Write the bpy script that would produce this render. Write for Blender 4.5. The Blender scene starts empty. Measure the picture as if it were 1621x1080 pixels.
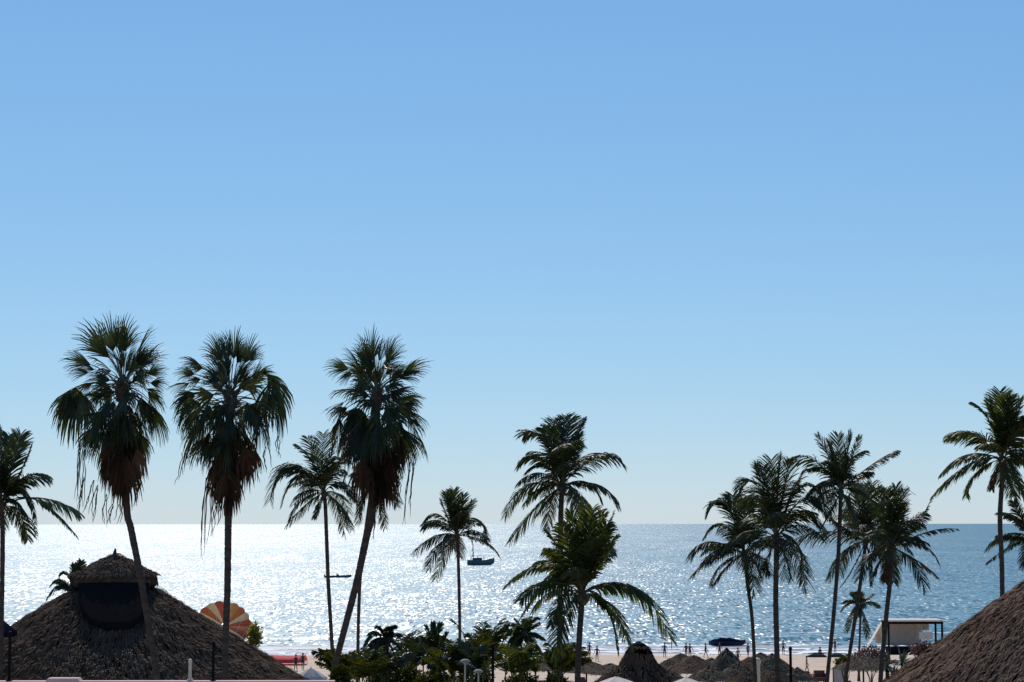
import bpy, bmesh, math, random
from mathutils import Vector, Matrix, noise

# ------------------------------------------------------------------ camera, sky, sun, exposure
F = 3000.0                 # focal length in photograph pixels (1621 px wide)
CAM_H = 18.0               # eye height above the sea
PITCH = math.atan(289.0 / F)
S = bpy.context.scene
C = S.collection
cam_d = bpy.data.cameras.new('camera')
cam_d.sensor_fit = 'HORIZONTAL'
cam_d.sensor_width = 36.0
cam_d.lens = 36.0 * F / 1621.0
cam_d.clip_start = 0.5
cam_d.clip_end = 120000.0
cam = bpy.data.objects.new('camera', cam_d)
cam.location = (0, 0, CAM_H)
cam.rotation_euler = (math.pi / 2 + PITCH, math.radians(0.05), 0)
C.objects.link(cam)
S.camera = cam

SUN_EL = math.radians(39.8)
SUN_AZ = math.radians(-9.5)          # measured from +Y (out to sea) towards +X
sun_dir = Vector((math.sin(SUN_AZ) * math.cos(SUN_EL), math.cos(SUN_AZ) * math.cos(SUN_EL), math.sin(SUN_EL)))

world = bpy.data.worlds.new('World')
S.world = world
world.use_nodes = True
wn = world.node_tree.nodes
wl = world.node_tree.links
wn.clear()
w_out = wn.new('ShaderNodeOutputWorld')
w_bg = wn.new('ShaderNodeBackground')
w_sky = wn.new('ShaderNodeTexSky')
w_sky.sky_type = 'NISHITA'
w_sky.sun_disc = False
w_sky.sun_elevation = SUN_EL
w_sky.sun_rotation = SUN_AZ
w_sky.altitude = 20.0
w_sky.air_density = 1.0
w_sky.dust_density = 0.0
w_sky.ozone_density = 2.5
w_bg.inputs['Strength'].default_value = 0.1
# the Nishita sky run through one film-like tone curve per channel, the same in every direction
w_sep = wn.new('ShaderNodeSeparateColor')
w_com = wn.new('ShaderNodeCombineColor')
wl.new(w_sky.outputs['Color'], w_sep.inputs['Color'])
for ch, ga, ref_in, ref_out in (('Red', 0.78, 3.1, 2.10), ('Green', 0.62, 5.1, 4.40), ('Blue', 0.45, 8.3, 7.9)):
    pw = wn.new('ShaderNodeMath'); pw.operation = 'POWER'
    ml = wn.new('ShaderNodeMath'); ml.operation = 'MULTIPLY'
    wl.new(w_sep.outputs[ch], pw.inputs[0])
    pw.inputs[1].default_value = ga
    wl.new(pw.outputs[0], ml.inputs[0])
    ml.inputs[1].default_value = ref_out / ref_in ** ga
    wl.new(ml.outputs[0], w_com.inputs[ch])
wl.new(w_com.outputs['Color'], w_bg.inputs['Color'])
wl.new(w_bg.outputs['Background'], w_out.inputs['Surface'])

sun_l = bpy.data.lights.new('sun', 'SUN')
sun_l.energy = 4.2
sun_l.angle = math.radians(0.53)
sun_l.color = (1.0, 0.955, 0.88)
sun = bpy.data.objects.new('sun', sun_l)
sun.rotation_euler = (-sun_dir).to_track_quat('-Z', 'Y').to_euler()
sun.location = (0, 100, 120)
C.objects.link(sun)

S.view_settings.view_transform = 'Standard'
S.view_settings.look = 'None'
S.view_settings.exposure = 0.0
S.view_settings.gamma = 1.0
S.view_settings.use_curve_mapping = False
S.cycles.max_bounces = 6
S.cycles.transparent_max_bounces = 8
S.cycles.sample_clamp_indirect = 4.0

# ------------------------------------------------------------------ helpers
RNG = random.Random(7)
PI = math.pi
CP, SP = math.cos(PITCH), math.sin(PITCH)

def U(px, py, d):
    """the point at distance d (metres out along +Y) that a photograph pixel looks at"""
    a = (px - 810.5) / F
    b = (540.0 - py) / F
    k = d / (CP - b * SP)
    return Vector((a * k, d, CAM_H + (SP + b * CP) * k))

TZ = 5.5                                   # the hotel terrace
def ground_z(y):
    if y < 121: return TZ
    if y < 133: return TZ + (2.6 - TZ) * (y - 121) / 12.0
    if y < 200: return 2.6 - 1.3 * (y - 133) / 67.0
    if y < 290: return 1.3 - 1.4 * (y - 200) / 90.0
    return -0.1 - 0.05 * (y - 290)

def nodes_of(mat):
    mat.use_nodes = True
    nt = mat.node_tree
    nt.nodes.clear()
    return nt, nt.nodes, nt.links

def material(name, col, col2=None, scale=3.0, rough=0.8, detail=4.0, bump=0.0, bump_scale=20.0, trans=0.0, stretch=(1, 1, 1),
             tint_attr=False, spec=0.3, metallic=0.0):
    m = bpy.data.materials.new(name)
    nt, n, l = nodes_of(m)
    out = n.new('ShaderNodeOutputMaterial')
    p = n.new('ShaderNodeBsdfPrincipled')
    p.inputs['Roughness'].default_value = rough
    p.inputs['Specular IOR Level'].default_value = spec
    p.inputs['Metallic'].default_value = metallic
    tc = n.new('ShaderNodeTexCoord')
    mp = n.new('ShaderNodeMapping')
    mp.inputs['Scale'].default_value = stretch
    l.new(tc.outputs['Object'], mp.inputs['Vector'])
    nz = n.new('ShaderNodeTexNoise')
    nz.inputs['Scale'].default_value = scale
    nz.inputs['Detail'].default_value = detail
    l.new(mp.outputs['Vector'], nz.inputs['Vector'])
    rp = n.new('ShaderNodeValToRGB')
    c2 = col2 or tuple(c * 0.7 for c in col)
    rp.color_ramp.elements[0].position = 0.35
    rp.color_ramp.elements[1].position = 0.65
    rp.color_ramp.elements[0].color = (*c2, 1)
    rp.color_ramp.elements[1].color = (*col, 1)
    l.new(nz.outputs['Fac'], rp.inputs['Fac'])
    colour = rp.outputs['Color']
    if tint_attr:
        at = n.new('ShaderNodeAttribute'); at.attribute_name = 'tint'
        mx = n.new('ShaderNodeMix'); mx.data_type = 'RGBA'; mx.blend_type = 'MULTIPLY'
        mx.inputs['Factor'].default_value = 1.0
        l.new(colour, mx.inputs['A']); l.new(at.outputs['Color'], mx.inputs['B'])
        colour = mx.outputs['Result']
    l.new(colour, p.inputs['Base Color'])
    if bump > 0:
        nb = n.new('ShaderNodeTexNoise'); nb.inputs['Scale'].default_value = bump_scale; nb.inputs['Detail'].default_value = 5
        l.new(mp.outputs['Vector'], nb.inputs['Vector'])
        bp = n.new('ShaderNodeBump'); bp.inputs['Strength'].default_value = bump; bp.inputs['Distance'].default_value = 0.05
        l.new(nb.outputs['Fac'], bp.inputs['Height']); l.new(bp.outputs['Normal'], p.inputs['Normal'])
    if trans > 0:
        tr = n.new('ShaderNodeBsdfTranslucent')
        br = n.new('ShaderNodeMix'); br.data_type = 'RGBA'; br.blend_type = 'MULTIPLY'; br.inputs['Factor'].default_value = 1.0
        l.new(colour, br.inputs['A']); br.inputs['B'].default_value = (2.2, 1.9, 0.7, 1)
        l.new(br.outputs['Result'], tr.inputs['Color'])
        ms = n.new('ShaderNodeMixShader'); ms.inputs['Fac'].default_value = trans
        l.new(p.outputs['BSDF'], ms.inputs[1]); l.new(tr.outputs['BSDF'], ms.inputs[2])
        l.new(ms.outputs['Shader'], out.inputs['Surface'])
    else:
        l.new(p.outputs['BSDF'], out.inputs['Surface'])
    return m

class MB:
    """collects faces and links them as one mesh object"""
    def __init__(self):
        self.v = []; self.f = []; self.t = []; self.mi = []
    def vert(self, p):
        self.v.append((p[0], p[1], p[2])); return len(self.v) - 1
    def face(self, ids, tint=1.0, mi=0):
        self.f.append(tuple(ids)); self.t.append(tint); self.mi.append(mi)
    def quad(self, a, b, c, d, tint=1.0, mi=0):
        i = len(self.v)
        for p in (a, b, c, d): self.v.append((p[0], p[1], p[2]))
        self.face((i, i + 1, i + 2, i + 3), tint, mi)
    def tri(self, a, b, c, tint=1.0, mi=0):
        i = len(self.v)
        for p in (a, b, c): self.v.append((p[0], p[1], p[2]))
        self.face((i, i + 1, i + 2), tint, mi)
    def strip(self, pts, widths, side, tint=1.0, mi=0):
        """a ribbon along pts; side is one vector or one per point"""
        prev = None
        for k, p in enumerate(pts):
            s = side[k] if isinstance(side, list) else side
            a = self.vert(p - s * widths[k] * 0.5); b = self.vert(p + s * widths[k] * 0.5)
            if prev: self.face((prev[0], prev[1], b, a), tint, mi)
            prev = (a, b)
    def tube(self, pts, radii, sides=8, tint=1.0, mi=0, cap=True):
        pts = [Vector(p) for p in pts]
        rings = []
        for k, p in enumerate(pts):
            t = (pts[min(k + 1, len(pts) - 1)] - pts[max(k - 1, 0)]).normalized()
            ref = Vector((1, 0, 0)) if abs(t.x) < 0.9 else Vector((0, 0, 1))
            u = t.cross(ref).normalized(); w = t.cross(u).normalized()
            rings.append([self.vert(p + (u * math.cos(2 * PI * j / sides) + w * math.sin(2 * PI * j / sides)) * radii[k]) for j in range(sides)])
        for k in range(len(rings) - 1):
            for j in range(sides):
                j2 = (j + 1) % sides
                self.face((rings[k][j], rings[k][j2], rings[k + 1][j2], rings[k + 1][j]), tint, mi)
        if cap:
            self.face(tuple(reversed(rings[0])), tint, mi); self.face(tuple(rings[-1]), tint, mi)
    def box(self, lo, hi, tint=1.0, mi=0):
        x0, y0, z0 = lo; x1, y1, z1 = hi
        ids = [self.vert(p) for p in ((x0, y0, z0), (x1, y0, z0), (x1, y1, z0), (x0, y1, z0), (x0, y0, z1), (x1, y0, z1), (x1, y1, z1), (x0, y1, z1))]
        for q in ((0, 3, 2, 1), (4, 5, 6, 7), (0, 1, 5, 4), (1, 2, 6, 5), (2, 3, 7, 6), (3, 0, 4, 7)):
            self.face([ids[k] for k in q], tint, mi)
    def lathe(self, c, prof, sides=32, a0=0.0, a1=2 * PI, tint=1.0, mi=0, wob=0.0, seed=0):
        """profile of (radius, z) turned about the vertical through c"""
        r = random.Random(seed)
        full = abs(a1 - a0 - 2 * PI) < 1e-6
        n = sides if full else sides + 1
        rows = []
        for (rad, z) in prof:
            rows.append([self.vert((c[0] + math.cos(a0 + (a1 - a0) * j / sides) * rad * (1 + wob * r.uniform(-1, 1)),
                                    c[1] + math.sin(a0 + (a1 - a0) * j / sides) * rad * (1 + wob * r.uniform(-1, 1)), c[2] + z)) for j in range(n)])
        for k in range(len(rows) - 1):
            for j in range(sides):
                j2 = (j + 1) % n
                self.face((rows[k][j], rows[k][j2], rows[k + 1][j2], rows[k + 1][j]), tint, mi)
    def build(self, name, mat, parent=None, smooth=False, kind=None):
        o0 = parent_origin(parent)
        me = bpy.data.meshes.new(name)
        me.from_pydata([(a - o0[0], b - o0[1], c - o0[2]) for a, b, c in self.v], [], self.f)
        for mm in (mat if isinstance(mat, (list, tuple)) else [mat]): me.materials.append(mm)
        if any(self.mi): me.polygons.foreach_set('material_index', self.mi)
        if any(abs(t - 1.0) > 1e-6 for t in self.t):
            ca = me.color_attributes.new('tint', 'FLOAT_COLOR', 'CORNER')
            buf = []
            for poly, t in zip(me.polygons, self.t): buf.extend((t, t, t, 1.0) * poly.loop_total)
            ca.data.foreach_set('color', buf)
        if smooth: me.polygons.foreach_set('use_smooth', [True] * len(me.polygons))
        me.update()
        o = bpy.data.objects.new(name, me)
        C.objects.link(o)
        if parent is not None: o.parent = parent
        if kind: o['kind'] = kind
        return o

def parent_origin(p):
    o = Vector((0, 0, 0))
    while p is not None:
        o += p.location; p = p.parent
    return o

def thing(name, loc, label, cat, group=None):
    o = bpy.data.objects.new(name, None)
    o.empty_display_size = 0.3
    o.location = loc
    C.objects.link(o)
    o['label'] = label; o['category'] = cat
    if group: o['group'] = group
    return o

def tag(o, label, cat, group=None):
    o['label'] = label; o['category'] = cat
    if group: o['group'] = group
    return o

# ------------------------------------------------------------------ materials
M = {}
M['leaf'] = material('palm_leaf', (0.036, 0.050, 0.018), (0.018, 0.028, 0.012), scale=1.3, rough=0.5, trans=0.22, tint_attr=True, spec=0.25)
M['leaf_young'] = material('young_palm_leaf', (0.055, 0.070, 0.016), (0.028, 0.040, 0.011), scale=1.2, rough=0.5, trans=0.35, tint_attr=True, spec=0.25)
M['leaf_dead'] = material('dead_palm_leaf', (0.125, 0.066, 0.036), (0.06, 0.034, 0.020), scale=1.5, rough=0.85, trans=0.15, tint_attr=True, spec=0.1)
M['strand'] = material('dry_leaf_strand', (0.10, 0.075, 0.055), (0.06, 0.045, 0.035), scale=2.0, rough=0.9, spec=0.1)
M['rachis'] = material('frond_stalk', (0.11, 0.10, 0.05), (0.07, 0.06, 0.03), scale=2.0, rough=0.6, spec=0.2)
M['trunk'] = material('palm_trunk', (0.095, 0.068, 0.050), (0.055, 0.040, 0.031), scale=1.5, rough=0.9, bump=0.5, bump_scale=6, stretch=(1, 1, 4), tint_attr=True, spec=0.1)
M['thatch'] = material('weathered_thatch', (0.155, 0.096, 0.062), (0.088, 0.054, 0.036), scale=0.9, rough=0.95, tint_attr=True, spec=0.05)
M['thatch_brown'] = material('brown_thatch', (0.25, 0.150, 0.098), (0.14, 0.082, 0.055), scale=0.9, rough=0.95, tint_attr=True, spec=0.05)
M['thatch_sun'] = material('sunlit_look_thatch', (0.24, 0.175, 0.115), (0.14, 0.10, 0.066), scale=0.9, rough=0.95, tint_attr=True, spec=0.05)  # lighter thatch: the sunlit look of the sunshade tops is put into its colour
M['net'] = material('dark_netting', (0.017, 0.014, 0.0135), (0.012, 0.010, 0.0095), scale=6, rough=1.0, spec=0.0, bump=0.3, bump_scale=30)
M['wood'] = material('dark_wood', (0.065, 0.038, 0.026), (0.038, 0.023, 0.017), scale=2, rough=0.7, stretch=(1, 1, 0.2))
M['sand'] = material('dry_sand', (0.46, 0.36, 0.28), (0.38, 0.29, 0.22), scale=0.35, rough=0.95, detail=8, bump=0.6, bump_scale=3.0, spec=0.1)
M['paving'] = material('terrace_paving', (0.30, 0.25, 0.21), (0.24, 0.20, 0.17), scale=0.8, rough=0.9, spec=0.1)
M['stone'] = material('embankment_stone', (0.26, 0.22, 0.18), (0.16, 0.14, 0.12), scale=0.7, rough=0.95, bump=0.6, bump_scale=4, spec=0.1)
M['pink'] = material('pink_plaster', (0.62, 0.43, 0.37), (0.54, 0.37, 0.32), scale=1.2, rough=0.9, spec=0.1)
M['black_metal'] = material('black_metal', (0.010, 0.009, 0.009), (0.007, 0.006, 0.006), scale=5, rough=0.8, spec=0.05)
M['lamp_shade'] = material('weathered_lamp_shade', (0.33, 0.30, 0.25), (0.25, 0.23, 0.19), scale=6, rough=0.8, spec=0.1)
M['pale_post'] = material('pale_post_paint', (0.55, 0.50, 0.36), (0.45, 0.40, 0.28), scale=8, rough=0.7)
M['white_cloth'] = material('white_canvas', (0.72, 0.65, 0.59), (0.62, 0.56, 0.50), scale=2, rough=0.9, trans=0.12, spec=0.05)
M['grey_cloth'] = material('grey_canvas', (0.46, 0.41, 0.38), (0.38, 0.34, 0.315), scale=2, rough=0.9, spec=0.05)
M['navy_cloth'] = material('navy_canvas', (0.012, 0.013, 0.024), (0.008, 0.009, 0.017), scale=3, rough=0.95, spec=0.0)
M['red_cloth'] = material('red_canvas', (0.62, 0.06, 0.07), (0.5, 0.04, 0.05), scale=2, rough=0.85, trans=0.2)
M['hull_dark'] = material('dark_hull_paint', (0.13, 0.16, 0.17), (0.09, 0.12, 0.13), scale=1, rough=0.4)
M['hull_navy'] = material('navy_hull_paint', (0.018, 0.03, 0.085), (0.012, 0.02, 0.05), scale=1, rough=0.5)
M['white_paint'] = material('white_paint', (0.7, 0.7, 0.68), (0.6, 0.6, 0.58), scale=2, rough=0.5)
M['rust_wood'] = material('red_brown_wood', (0.17, 0.055, 0.035), (0.10, 0.035, 0.025), scale=3, rough=0.7)
M['foam'] = material('sea_foam', (0.82, 0.83, 0.83), (0.70, 0.72, 0.73), scale=0.6, rough=0.9, spec=0.2, bump=0.6, bump_scale=2)
M['agave'] = material('agave_leaf', (0.17, 0.17, 0.11), (0.09, 0.095, 0.06), scale=2, rough=0.6, tint_attr=True)
M['flower'] = material('dry_pink_bloom', (0.15, 0.075, 0.075), (0.07, 0.035, 0.035), scale=1.5, rough=0.8, tint_attr=True, trans=0.1)
M['shrub'] = material('shrub_leaf', (0.055, 0.064, 0.012), (0.018, 0.024, 0.006), scale=1.2, rough=0.85, trans=0.25, tint_attr=True, spec=0.03)
M['shrub_yellow'] = material('yellow_green_leaf', (0.30, 0.26, 0.03), (0.10, 0.11, 0.018), scale=1.2, rough=0.5, trans=0.3, tint_attr=True)
M['skin'] = material('skin', (0.30, 0.17, 0.11), (0.26, 0.14, 0.09), scale=3, rough=0.6)
M['hair'] = material('dark_hair', (0.02, 0.014, 0.01), (0.015, 0.01, 0.008), scale=6, rough=0.6)

# ------------------------------------------------------------------ the setting
def sheet(name, xs, ys, zf, mat):
    mb = MB(); nx = len(xs)
    for y in ys:
        for x in xs: mb.vert((x, y, zf(x, y)))
    for j in range(len(ys) - 1):
        for i in range(nx - 1):
            a = j * nx + i
            mb.face((a, a + 1, a + 1 + nx, a + nx))
    o = mb.build(name, mat, smooth=True)
    o['kind'] = 'structure'
    return o

def rough(x, y, s, amp):
    return noise.noise(Vector((x * s, y * s, 3.3))) * amp

terr_x = [-600, -200, -90, -60, -40, -20, 0, 20, 40, 60, 90, 200, 600]
sheet('terrace', terr_x, [-120, -40, 0, 40, 80, 121], lambda x, y: TZ, M['paving'])
sheet('embankment', [-600, -200] + [k * 2.0 for k in range(-60, 61)] + [200, 600], [121 + k for k in range(13)],
      lambda x, y: ground_z(y) + (rough(x, y, 0.5, 0.35) if 121 < y < 133 else 0), M['stone'])
bx = [-3000, -900, -300, -140] + [k * 1.5 for k in range(-60, 61)] + [140, 300, 900, 3000]
by = [133 + k * 1.5 for k in range(0, 118)]
def beach_z(x, y):
    return ground_z(y) + (rough(x, y, 0.22, 0.10) + rough(x, y, 0.7, 0.04)) * max(0.0, min(1.0, (258 - y) / 20.0))

def beach_material():
    m = bpy.data.materials.new('beach_sand')
    nt, n, l = nodes_of(m)
    out = n.new('ShaderNodeOutputMaterial'); p = n.new('ShaderNodeBsdfPrincipled')
    g = n.new('ShaderNodeNewGeometry'); sp = n.new('ShaderNodeSeparateXYZ'); l.new(g.outputs['Position'], sp.inputs[0])
    nz = n.new('ShaderNodeTexNoise'); nz.inputs['Scale'].default_value = 0.12; nz.inputs['Detail'].default_value = 4
    l.new(g.outputs['Position'], nz.inputs['Vector'])
    ma = n.new('ShaderNodeMath'); ma.operation = 'MULTIPLY_ADD'
    l.new(nz.outputs['Fac'], ma.inputs[0]); ma.inputs[1].default_value = 14.0; l.new(sp.outputs['Y'], ma.inputs[2])
    mr = n.new('ShaderNodeMapRange'); mr.inputs['From Min'].default_value = 262; mr.inputs['From Max'].default_value = 268
    l.new(ma.outputs[0], mr.inputs['Value'])
    n2 = n.new('ShaderNodeTexNoise'); n2.inputs['Scale'].default_value = 0.9; n2.inputs['Detail'].default_value = 8
    l.new(g.outputs['Position'], n2.inputs['Vector'])
    rp = n.new('ShaderNodeValToRGB')
    rp.color_ramp.elements[0].position = 0.35; rp.color_ramp.elements[1].position = 0.68
    rp.color_ramp.elements[0].color = (0.42, 0.30, 0.205, 1); rp.color_ramp.elements[1].color = (0.57, 0.42, 0.295, 1)
    l.new(n2.outputs['Fac'], rp.inputs['Fac'])
    mx = n.new('ShaderNodeMix'); mx.data_type = 'RGBA'
    l.new(mr.outputs['Result'], mx.inputs['Factor']); l.new(rp.outputs['Color'], mx.inputs['A']); mx.inputs['B'].default_value = (0.20, 0.165, 0.14, 1)
    l.new(mx.outputs['Result'], p.inputs['Base Color'])
    m2 = n.new('ShaderNodeMapRange'); l.new(mr.outputs['Result'], m2.inputs['Value'])
    m2.inputs['To Min'].default_value = 0.95; m2.inputs['To Max'].default_value = 0.33
    l.new(m2.outputs['Result'], p.inputs['Roughness'])
    nb = n.new('ShaderNodeTexNoise'); nb.inputs['Scale'].default_value = 2.5; nb.inputs['Detail'].default_value = 6
    l.new(g.outputs['Position'], nb.inputs['Vector'])
    bp = n.new('ShaderNodeBump'); bp.inputs['Strength'].default_value = 0.5; bp.inputs['Distance'].default_value = 0.08
    l.new(nb.outputs['Fac'], bp.inputs['Height']); l.new(bp.outputs['Normal'], p.inputs['Normal'])
    l.new(p.outputs['BSDF'], out.inputs['Surface'])
    return m
sheet('beach', bx, by, beach_z, beach_material())

LAYERS = ((0.7, 4.0, 4, 1.0, 1.55), (2.0, 9.0, -6, 1.0, 0.7), (11.0, 60.0, 10, 1.0, 0.3), (70.0, 420.0, -4, 2.0, 0.2))
ROUGH = 0.385
def sea_material():
    m = bpy.data.materials.new('sea_water')
    nt, n, l = nodes_of(m)
    out = n.new('ShaderNodeOutputMaterial')
    p = n.new('ShaderNodeBsdfPrincipled')
    p.inputs['Base Color'].default_value = (0.010, 0.125, 0.175, 1)
    p.inputs['Roughness'].default_value = ROUGH
    p.inputs['IOR'].default_value = 1.33
    geo = n.new('ShaderNodeNewGeometry')
    # the slopes of the waves, three sizes of them, as a shading normal
    total = None
    for sx, sy, rot, detail, amp in LAYERS:
        mp = n.new('ShaderNodeMapping')
        mp.inputs['Rotation'].default_value = (0, 0, math.radians(rot))
        mp.inputs['Scale'].default_value = (1.0 / sx, 1.0 / sy, 1.0)
        l.new(geo.outputs['Position'], mp.inputs['Vector'])
        t = n.new('ShaderNodeTexNoise')
        t.inputs['Scale'].default_value = 1.0
        t.inputs['Detail'].default_value = detail
        t.inputs['Roughness'].default_value = 0.55
        l.new(mp.outputs['Vector'], t.inputs['Vector'])
        sb = n.new('ShaderNodeVectorMath'); sb.operation = 'SUBTRACT'
        l.new(t.outputs['Color'], sb.inputs[0])
        sb.inputs[1].default_value = (0.5, 0.5, 0.5)
        ml = n.new('ShaderNodeVectorMath'); ml.operation = 'MULTIPLY'
        l.new(sb.outputs[0], ml.inputs[0])
        ml.inputs[1].default_value = (amp, amp, 0.0)
        if total is None:
            total = ml
        else:
            ad = n.new('ShaderNodeVectorMath'); ad.operation = 'ADD'
            l.new(total.outputs[0], ad.inputs[0]); l.new(ml.outputs[0], ad.inputs[1])
            total = ad
    ad = n.new('ShaderNodeVectorMath'); ad.operation = 'ADD'
    l.new(total.outputs[0], ad.inputs[0]); ad.inputs[1].default_value = (0, 0, 1)
    nm = n.new('ShaderNodeVectorMath'); nm.operation = 'NORMALIZE'
    l.new(ad.outputs[0], nm.inputs[0])
    l.new(nm.outputs[0], p.inputs['Normal'])
    l.new(p.outputs['BSDF'], out.inputs['Surface'])
    return m


R_SEA = 60000.0
mb = MB()
mb.quad((-R_SEA, 262, 0), (R_SEA, 262, 0), (R_SEA, R_SEA, 0), (-R_SEA, R_SEA, 0))
sea = mb.build('sea', sea_material()); sea['kind'] = 'structure'

# swash and small breakers along the waterline
def foam_strip(y0, depth, x0, x1, seed, z0, thr=-2.0):
    """a ragged sheet of foam, thin and broken where the noise says so"""
    mb = MB(); nx = int((x1 - x0) / 0.45); ny = 7
    for k in range(nx):
        for j in range(ny):
            x = x0 + k * 0.45
            def pt(xx, v):
                c = y0 + noise.noise(Vector((xx * 0.045, seed, 0))) * 4.5 + noise.noise(Vector((xx * 0.3, seed, 5))) * 1.2
                w = depth * (0.45 + 1.0 * abs(noise.noise(Vector((xx * 0.09, seed * 3.1, 1)))) + 0.3 * noise.noise(Vector((xx * 0.6, seed, 2))))
                yy = c + (v - 0.5) * w + 0.25 * noise.noise(Vector((xx * 1.3, v * 4, seed)))
                return (xx, yy, max(z0, beach_z(xx, yy) + 0.03) + 0.05 * math.sin(PI * v) * (1 + noise.noise(Vector((xx, v * 3, seed)))))
            if noise.noise(Vector((x * 0.21, j * 0.55, seed * 7.7))) + 0.5 * noise.noise(Vector((x * 0.9, j * 1.1, seed))) < thr: continue
            mb.quad(pt(x, j / ny), pt(x + 0.46, j / ny), pt(x + 0.46, (j + 1) / ny), pt(x, (j + 1) / ny))
    return mb.build('foam', M['foam'], sea, kind='stuff')
foam_strip(264.0, 11.0, -75, 75, 1, 0.03, -0.22)
foam_strip(272.0, 10.0, -75, 75, 8, 0.035, -0.12)
foam_strip(283.0, 8.0, -75, 75, 2, 0.04, 0.0)
for (x0, x1, y0, dp, sd) in ((20, 62, 296, 2.2, 3), (-70, -5, 299, 2.0, 4), (2, 30, 312, 1.8, 5), (44, 80, 318, 2.0, 6)):
    foam_strip(y0 - 2.5, dp, x0, x1, sd, 0.06, 0.05)
def wave(x0, x1, y0, h, seed):
    mb = MB(); prev = None; n = int((x1 - x0) / 1.0)
    for k in range(n + 1):
        x = x0 + (x1 - x0) * k / n
        hh = h * math.sin(PI * k / n) ** 0.6 * (0.75 + 0.4 * noise.noise(Vector((x * 0.15, seed, 0)))) + 0.01
        c = y0 + 1.5 * noise.noise(Vector((x * 0.06, seed, 2)))
        row = [mb.vert((x, c + dy, hh * zz + 0.004)) for dy, zz in ((-2.4, 0), (-1.2, 0.25), (-0.6, 0.75), (0, 1.0), (1.2, 0.7), (3.0, 0.3), (6.0, 0))]
        if prev:
            for q in range(6): mb.face((prev[q], row[q], row[q + 1], prev[q + 1]))
        prev = row
    mb.build('wave', sea.data.materials[0], sea, smooth=True)
wave(28, 62, 297, 0.55, 1); wave(-75, -8, 300, 0.5, 2); wave(0, 34, 314, 0.4, 3); wave(40, 84, 320, 0.45, 4)

# ------------------------------------------------------------------ palms
DOWN = Vector((0, 0, -1))

def bez(a, m, t, u):
    c = m * 2.0 - (a + t) * 0.5
    return a * (1 - u) ** 2 + c * (2 * u * (1 - u)) + t * u * u

def bez_t(a, m, t, u):
    c = m * 2.0 - (a + t) * 0.5
    return ((c - a) * (2 * (1 - u)) + (t - c) * (2 * u)).normalized()

def feather_frond(parent, A, Mid, T, seed, leaf_mat, lf=0.24, droop=0.4, n=50, wide=0.088, bare=0.14, dens=1.0, thin=False, tint=1.0, name='frond'):
    """one pinnate frond: a tapered stalk and two rows of drooping leaflets"""
    r = random.Random(seed)
    mb = MB()
    L = (Mid - A).length + (T - Mid).length
    pts = [bez(A, Mid, T, k / 9.0) for k in range(10)]
    r0 = 0.012 * L if L > 1.5 else 0.02
    mb.tube(pts, [r0 * (1 - 0.85 * k / 9.0) for k in range(10)], sides=4, mi=1, cap=False)
    lmax = lf * L
    roll = r.uniform(-0.5, 0.5)
    for side in (-1, 1):
        for k in range(n):
            if r.random() > dens: continue
            u = bare + (1 - bare) * (k + r.uniform(-0.3, 0.3)) / (n - 1)
            u = max(bare, min(1.0, u))
            p = bez(A, Mid, T, u); t = bez_t(A, Mid, T, u)
            s = t.cross(Vector((0, 0, 1)))
            if s.length < 0.25: s = s + Vector((math.cos(seed), math.sin(seed), 0)) * 0.4
            s.normalize()
            nrm = s.cross(t).normalized()
            s = (s * math.cos(roll) + nrm * math.sin(roll)).normalized()
            w = (u - bare) / (1 - bare)
            ln = lmax * (0.35 + 0.65 * math.sin(PI * min(1, 0.16 + 0.72 * w)) ** 0.8) * (1 - 0.35 * max(0, w - 0.8) / 0.2) * r.uniform(0.8, 1.12)
            hz = math.hypot(t.x, t.y)
            d0 = (s * side * 0.8 + t * (0.7 + 0.5 * w) + nrm * 0.1 + DOWN * (0.55 * hz * min(1.0, droop * 2.2)) + Vector((r.uniform(-.12, .12), r.uniform(-.12, .12), r.uniform(-.12, .12)))).normalized()
            p1 = p + d0 * ln * 0.45
            d1 = (d0 + DOWN * droop * (0.25 + hz) * 0.8 * r.uniform(0.6, 1.4)).normalized()
            p2 = p1 + d1 * ln * 0.35
            d2 = (d1 + DOWN * droop * (0.25 + hz) * r.uniform(0.6, 1.4)).normalized()
            p3 = p2 + d2 * ln * 0.25
            ww = wide * (0.6 if thin else 1.0) * r.uniform(0.8, 1.2)
            sd = (t * 0.8 + nrm * r.uniform(-0.5, 0.5)).normalized()
            mb.strip([p, p1, p2, p3], [ww * 0.7, ww, ww * 0.75, ww * 0.12], sd, tint=tint * r.uniform(0.7, 1.25))
    return mb.build(name, [leaf_mat, M['rachis']], parent)

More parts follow.
